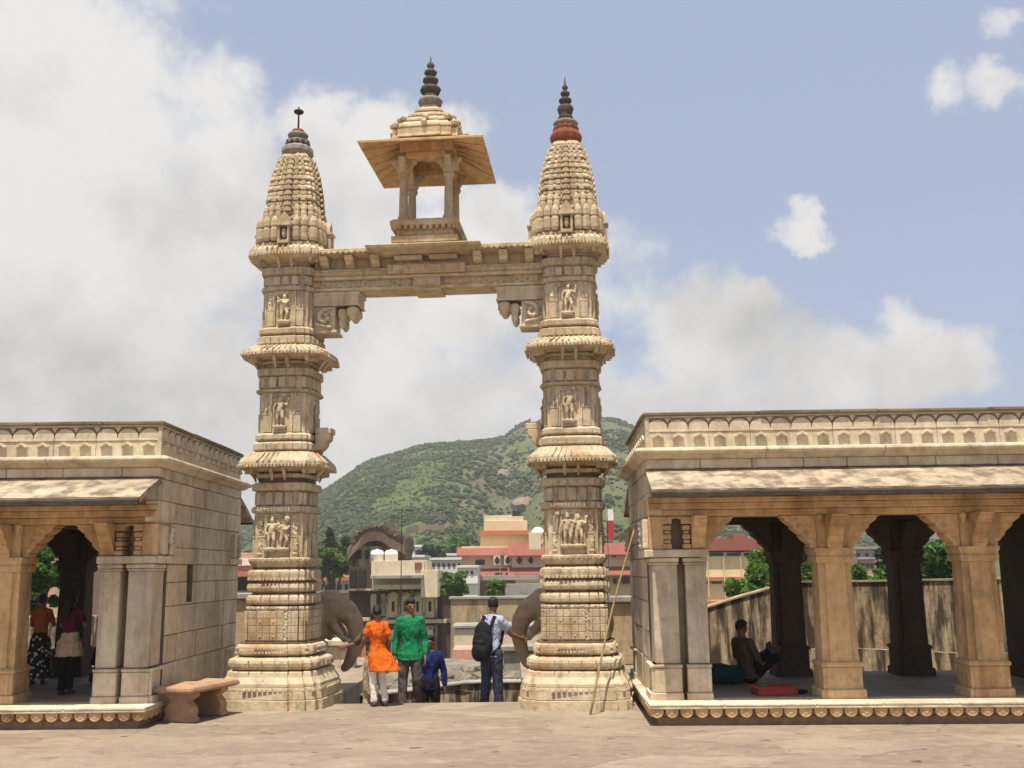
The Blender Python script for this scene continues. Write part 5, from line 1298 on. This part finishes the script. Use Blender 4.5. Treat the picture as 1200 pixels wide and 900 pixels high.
tag(q.build('antenna_mast',M['iron'],None,p),'thin grey antenna mast rising above the cream block','antenna')
# pink roofed building behind the left pillar
b3=bldg('pink_roofed_building','low building with a pale pink roof and orange band left of the old mansion',105,390); A3=At(b3)
A3.part('roof','pinkroof',[(345,659,411,678,105,12)]); A3.part('band','orangeband',[(345,676,411,681,104.6,.8)]); A3.part('wall','white',[(345,681,411,695,105.3,10)]); A3.part('lower_wall','pinkroof',[(345,695,409,830,105.6,9)])
for k in range(5): A3.part('window','window',[(375+k*7.2,685,378.5+k*7.2,691,105.15,.3)],bevel=0)
# white houses
for k,(x0,y0,x1,y1,Y,ws,lb) in enumerate(((497,655,543,672,150,(502,508,514,520,526,532,538),'long white house with a row of small dark windows left of the red eaved building'),
    (478,640,494,656,190,(482,488),'small white house with pale roof at the foot of the hill'),(492,647,516,658,178,(497,504),'grey roofed house behind the long white house'),
    (516,650,542,656,170,(521,530),'flat white rooftop house above the long white house'),
    (536,664,560,684,120,(541,547,553),'white house partly hidden by the left end of the red eaved building'),(474,652,497,672,140,(479,486,492),'plain white house directly right of the antenna mast'))):
    b4=bldg('white_house',lb,Y,(x0+x1)/2,cat='house'); b4['group']='white houses at the foot of the hill'; A4=At(b4)
    A4.part('wall','white' if k!=2 else 'concrete',[(x0,y0,x1,y1,Y,9),(x0,y1-1,x1,y1+40,Y+.4,8)])
    A4.part('parapet','white',[(x0-.8,y0-1.5,x1+.8,y0+1.2,Y-.3,9.6)])
    for x in ws: A4.part('window','window',[(x-1.4,y0+5,x+1.4,y0+9,Y-.12,.3)],bevel=0)
# houses seen through second right bay
for k,(x0,y0,x1,y1,Y,lb) in enumerate(((978,648,1002,668,140,'grey white house in the second right bay just beside the column'),(1000,643,1032,662,165,'brownish house on the slope in the second right bay'),(1006,655,1028,668,135,'low pale house above the bright bush in the second right bay'),(938,646,958,668,150,'white house visible between the first column and back column on the right'))):
    b4=bldg('hillside_house',lb,Y,(x0+x1)/2,cat='house'); b4['group']='houses seen through the right pavilion'; A4=At(b4)
    A4.part('wall',('white','concrete','pinkroof','white')[k],[(x0,y0,x1,y1+60,Y,8)]); A4.part('roof_slab','concrete',[(x0-1,y0-2,x1+1,y0+.5,Y-.4,9)])
    for x in (x0+6,(x0+x1)/2,x1-6): A4.part('window','window',[(x-1.8,y0+5,x+1.8,y0+11,Y-.12,.3)],bevel=0)
# ochre stained wall behind the man, ledges, pink terrace
def slabthing(name,label,cat,x0,y0,x1,y1,Y,dep,mat,cap=None,zb=None):
    a=P(x0,(y0+y1)/2,Y); c=P(x1,(y0+y1)/2,Y); zt=P((x0+x1)/2,y0,Y).z; z0=P((x0+x1)/2,y1,Y).z if zb is None else zb
    t=thing(name,label,cat,((a.x+c.x)/2,Y,z0)); w=(c.x-a.x)/2
    MB().box(-w,w,0,dep,0,zt-z0).build('wall',M[mat],t,bevel=.03)
    if cap: MB().box(-w-.08,w+.08,-.10,dep+.08,zt-z0+.003,zt-z0+.14).build('coping',M[cap],t,bevel=.02)
    return t
slabthing('boundary_wall','ochre wall with black rain streaks behind the man with the backpack','wall',528,702,640,738,52,.5,'stainwall2','concrete',zb=-6)
slabthing('ledge_wall','plain beige ledge wall below the ochre streaked wall','wall',532,736,642,760,48,2.5,'cream','concrete',zb=-7)
slabthing('terrace_wall','long pink terrace wall below the beige ledge','wall',530,760,650,792,42,2,'pinkroof',None,zb=-7)
slabthing('grey_wall','low grey concrete wall beside the right elephant behind the curved parapet','wall',590,763,648,800,27,.4,'concrete','concrete',zb=-2)
slabthing('brick_wall','orange red brick wall between the left elephant and the steps','wall',405,745,436,800,33,.5,'orangeband','concrete',zb=-4)
slabthing('stepped_plinth','small pale stone plinth under the left elephant trunk','plinth',372,757,414,783,24,.6,'pavcarve','pavcarve',zb=-.4)
# stained courtyard wall behind right pavilion
t=thing('courtyard_wall','high plaster wall with heavy black streaks behind the right pavilion','wall',(6.5,21.6,0))
q=MB(); cp=MB()
tops=[(2.7,.85),(3.1,.95)]+[(P(x,y,21.6).x,P(x,y,21.6).z) for x,y in ((822,715),(860,702.5),(905,690),(940,683),(995,682.5),(1130,680),(1260,678))]+[(16,P(1260,677,21.6).z)]
q.loft([[(x-6.5,0,-.05),(x-6.5,.35,-.05),(x-6.5,.35,z),(x-6.5,0,z)] for x,z in tops]); q.build('wall',M['stainwall'],t)
cp.loft([[(x-6.5,-.03,z+.002),(x-6.5,.38,z+.002),(x-6.5,.38,z+.035),(x-6.5,-.03,z+.035)] for x,z in tops]); cp.build('coping',M['stainwall2'],t)
lg=MB(); lg.loft([[(x-6.5,-.30,-.04),(x-6.5,-.004,-.04),(x-6.5,-.004,z),(x-6.5,-.30,z)] for x,z in ((5.6,.50),(P(1000,760,21.3).x,P(1000,760,21.3).z),(P(1130,766,21.3).x,P(1130,766,21.3).z),(16,.30))]); lg.build('ledge',M['stainwall'],t)
# walls seen in the gaps beside the pillars and behind left pavilion
slabthing('rear_wall','dark brown streaked wall seen between the left pavilion and the left pillar','wall',255,702,300,800,25.5,.4,'stainwall2','concrete',zb=0)
slabthing('rear_wall','yellowish stained wall seen between the right pillar and the right pavilion','wall',700,706,748,800,24,.4,'stainwall2','concrete',zb=0)
slabthing('back_wall','pale block wall behind the left pavilion beside the green tree','wall',64,640,98,760,33,.5,'pav','coping',zb=-1)
slabthing('back_wall','long low beige wall behind the women in the left pavilion','wall',-60,722,110,790,26,.4,'stainwall',None,zb=-.1)
b5=bldg('street_house','small house with red shop front seen between the left pavilion and pillar',70,282,cat='house'); A5=At(b5)
A5.part('wall','pinkroof',[(262,648,300,690,70,6)]); A5.part('lintel','white',[(262,655,300,663,69.7,.4)]); A5.part('awning','orangeband',[(262,670,300,676,69.2,.8)]); A5.part('shopfront','window',[(266,678,298,692,69.8,.4)]); A5.part('lower_wall','concrete',[(262,692,300,830,69.9,5)])
b6=bldg('hilltop_house','pale pink building high on the slope behind the left pavilion tree',95,60,cat='house'); A6=At(b6)
A6.part('wall','pinkroof',[(34,622,84,660,95,8),(40,660,84,830,95.4,8)]); A6.part('window','window',[(70,634,75,642,94.9,.3)],bevel=0); A6.part('roof_slab','concrete',[(33,619.5,85,622.5,94.7,9)])
# ruined fort wall on the ridge and red ruins on the slope
for k,(pl,lb,mat,hh) in enumerate(((((603,499),(612,495),(622,493)),'ruined fort wall on the hilltop left of the right pillar','brickroof',3.2),
     (((700,494),(715,494),(730,497),(744,503)),'low fort wall along the ridge right of the right pillar','brickroof',2.2),
     (((476,626),(490,623),(505,622),(520,624)),'long reddish ruined wall across the foot of the hill','ruin',1.5),
     (((503,597),(512,607),(521,612),(533,614),(540,624)),'zigzag reddish ruin stepping down the green slope','ruin',1.3))):
    pts=[hpoint(*p) if k>1 else Vector((P(p[0],500,1).x*FAR,FAR,hillz(P(p[0],500,1).x,FAR))) for p in pl]
    o=pts[0]; q=MB(); rr=[]
    fine=[]
    for a,c in zip(pts,pts[1:]):
        for i in range(6): fine.append(a.lerp(c,i/6))
    fine.append(pts[-1])
    for i,p in enumerate(fine):
        t_=hh*(1+.35*mnoise.noise(Vector((i*.7,k*3,0)))); rr.append([(p.x-o.x,p.y-o.y-.6,p.z-o.z-3),(p.x-o.x,p.y-o.y+.6,p.z-o.z-3),(p.x-o.x,p.y-o.y+.6,p.z-o.z+t_),(p.x-o.x,p.y-o.y-.6,p.z-o.z+t_)])
    q.loft(rr); tag(q.build('ruined_wall',M[mat],None,o),lb,'ruin')
# bare rock outcrop on slope
for k,(px,py,rx,rz_,lb) in enumerate(((614,597,11,9,'pale bare rock outcrop above the red eaved building'),(588,560,10,8,'grey rock face high on the slope left of the right pillar'))):
    p=hpoint(px,py); q=MB(); q.ell((0,0,0),(rx*.32,2.2,rz_*.34),None,14,10)
    for i in range(len(q.v)):
        v=Vector(q.v[i]); q.v[i]=tuple(v+mnoise.noise_vector(v*.5)*1.6)
    tag(q.build('rock_outcrop',M['ruin'] if k==0 else M['rubble'],None,p),lb,'rock')
# ------------------------------------------------------------------ sky and sun
SUN_EL=R(72.5); SUN_AZ=R(15)      # azimuth measured to the left of straight behind the camera
S=Vector((-math.sin(SUN_AZ)*math.cos(SUN_EL),-math.cos(SUN_AZ)*math.cos(SUN_EL),math.sin(SUN_EL)))
sl=bpy.data.lights.new('sun','SUN'); sl.energy=5.0; sl.angle=R(.53); sl.color=(1,.92,.79)
so=bpy.data.objects.new('sun',sl); col.objects.link(so); so.rotation_euler=(-S).to_track_quat('-Z','Y').to_euler(); so.location=(0,0,60)
w=bpy.data.worlds.new('World'); sc.world=w; w.use_nodes=True; nt=w.node_tree; L=nt.links.new
bg=nt.nodes['Background']
sky=N(nt,'ShaderNodeTexSky'); sky.sky_type='NISHITA'; sky.sun_disc=False; sky.sun_elevation=SUN_EL; sky.sun_rotation=PI+SUN_AZ; sky.air_density=1.0; sky.dust_density=2.2; sky.ozone_density=1.3; sky.altitude=400
tc=N(nt,'ShaderNodeTexCoord'); nv=N(nt,'ShaderNodeVectorMath',operation='NORMALIZE'); L(tc.outputs['Generated'],nv.inputs[0])
sx=N(nt,'ShaderNodeSeparateXYZ'); L(nv.outputs[0],sx.inputs[0])
RD=180/PI
az=math_(nt,'MULTIPLY',math_(nt,'ARCTAN2',sx.outputs[0],sx.outputs[1]),RD)
el_=math_(nt,'MULTIPLY',math_(nt,'ARCSINE',sx.outputs[2]),RD)
def vn(scale,detail,rough,off=0):
    n=N(nt,'ShaderNodeTexNoise'); n.inputs['Scale'].default_value=scale; n.inputs['Detail'].default_value=detail; n.inputs['Roughness'].default_value=rough
    m=N(nt,'ShaderNodeVectorMath',operation='ADD'); m.inputs[1].default_value=(off,off*.7,off*.3); L(nv.outputs[0],m.inputs[0]); L(m.outputs[0],n.inputs['Vector']); return n
d1=vn(9,9,.62,1.3); sp=N(nt,'ShaderNodeSeparateColor'); L(d1.outputs['Color'],sp.inputs[0])
AMP=7.5
u=math_(nt,'ADD',az,math_(nt,'MULTIPLY',math_(nt,'SUBTRACT',sp.outputs[0],.5),AMP))
v_=math_(nt,'ADD',el_,math_(nt,'MULTIPLY',math_(nt,'SUBTRACT',sp.outputs[1],.5),AMP))
def deg(px,py):
    p=P(px,py,1.0); d=Vector((p.x,1.0,p.z-CAM_H)).normalized(); return math.degrees(math.atan2(d.x,d.y)),math.degrees(math.asin(d.z))
CL=[(60,330,300,330,1.3),(40,60,190,150,1.2),(220,110,90,75,.9),(300,230,80,70,.95),(440,200,130,85,1.15),(500,170,75,48,.95),(520,330,220,110,1.2),(350,480,330,120,1.3),(90,480,260,140,1.3),(575,260,60,45,.95),
    (840,410,120,85,1.05),(960,440,130,80,1.05),(1070,430,90,55,.95),(870,350,50,36,.85),(800,490,300,60,1.0),(1055,385,38,28,.8),
    (952,266,30,20,.9),(946,242,22,20,.8),(1112,112,30,34,.62),(1172,110,50,34,.72),(1178,30,28,28,.6),(690,470,160,80,.9)]
den=None
for px,py,rx,ry,k in CL:
    a,e=deg(px,py); a1,_=deg(px+rx,py); _,e1=deg(px,py-ry)
    du=math_(nt,'MULTIPLY',math_(nt,'SUBTRACT',u,a),1/abs(a1-a)); dv=math_(nt,'MULTIPLY',math_(nt,'SUBTRACT',v_,e),1/abs(e1-e))
    q=math_(nt,'ADD',math_(nt,'MULTIPLY',du,du),math_(nt,'MULTIPLY',dv,dv))
    s_=math_(nt,'MULTIPLY',math_(nt,'SUBTRACT',1.35,q),k,False)
    den=s_ if den is None else math_(nt,'MAXIMUM',den,s_)
# clouds elsewhere in the sky, away from the photographed part
gen=vn(2.6,8,.6,4.0)
away=math_(nt,'MULTIPLY',math_(nt,'GREATER_THAN',math_(nt,'ABSOLUTE',az),38),math_(nt,'MULTIPLY',math_(nt,'SUBTRACT',gen.outputs['Fac'],.5),6))
near=math_(nt,'MULTIPLY',math_(nt,'LESS_THAN',math_(nt,'ABSOLUTE',az),38),-3.0)
den=math_(nt,'MAXIMUM',den,math_(nt,'ADD',away,near))
d2=vn(15,8,.62,8)
den=math_(nt,'ADD',den,math_(nt,'MULTIPLY',math_(nt,'SUBTRACT',d2.outputs['Fac'],.5),2.5))
mr=N(nt,'ShaderNodeMapRange',interpolation_type='SMOOTHSTEP'); mr.inputs[1].default_value=.02; mr.inputs[2].default_value=1.12; L(den,mr.inputs[0])
mask=mr.outputs[0]
# brightness inside the clouds: soft grey bellies and bright tops
sh=vn(5.5,7,.55,2.1); sh2=vn(14,6,.55,6.0)
br=math_(nt,'ADD',math_(nt,'MULTIPLY',sh.outputs['Fac'],.75),math_(nt,'MULTIPLY',sh2.outputs['Fac'],.25))
lowm=N(nt,'ShaderNodeMapRange'); lowm.inputs[1].default_value=2; lowm.inputs[2].default_value=26; lowm.inputs[3].default_value=-.05; lowm.inputs[4].default_value=.10; L(el_,lowm.inputs[0])
br=math_(nt,'ADD',br,lowm.outputs[0])
cr=ramp(nt,br,.36,.60,(4.25,4.15,4.02,1),(7.0,6.82,6.6,1))
# general thin haze veil that pales the blue
blue=mixc(nt,.72,sky.outputs[0],(3.75,4.4,5.8))
out=mixc(nt,math_(nt,'MULTIPLY',mask,.93),blue,cr)
L(out,bg.inputs['Color']); bg.inputs['Strength'].default_value=.088
sc.view_settings.view_transform='Standard'; sc.view_settings.look='None'; sc.view_settings.gamma=1; sc.view_settings.exposure=.50; sc.view_settings.use_curve_mapping=False
sc.cycles.use_denoising=True
sc.cycles.max_bounces=6; sc.cycles.diffuse_bounces=3
# ------------------------------------------------------------------ warm dusty air
hb=MB().box(-4100,4100,-3100,6100,GZ-5.2,95)
hm_=bpy.data.materials.new('dusty_air'); hm_.use_nodes=True; hn=hm_.node_tree; hn.nodes.clear()
ho_=hn.nodes.new('ShaderNodeOutputMaterial'); hv=hn.nodes.new('ShaderNodeVolumePrincipled'); hv.inputs['Color'].default_value=(.96,.96,.96,1); hv.inputs['Density'].default_value=.00048; hv.inputs['Anisotropy'].default_value=.2
hn.links.new(hv.outputs[0],ho_.inputs['Volume'])
tag(hb.build('haze',hm_),kind='stuff')
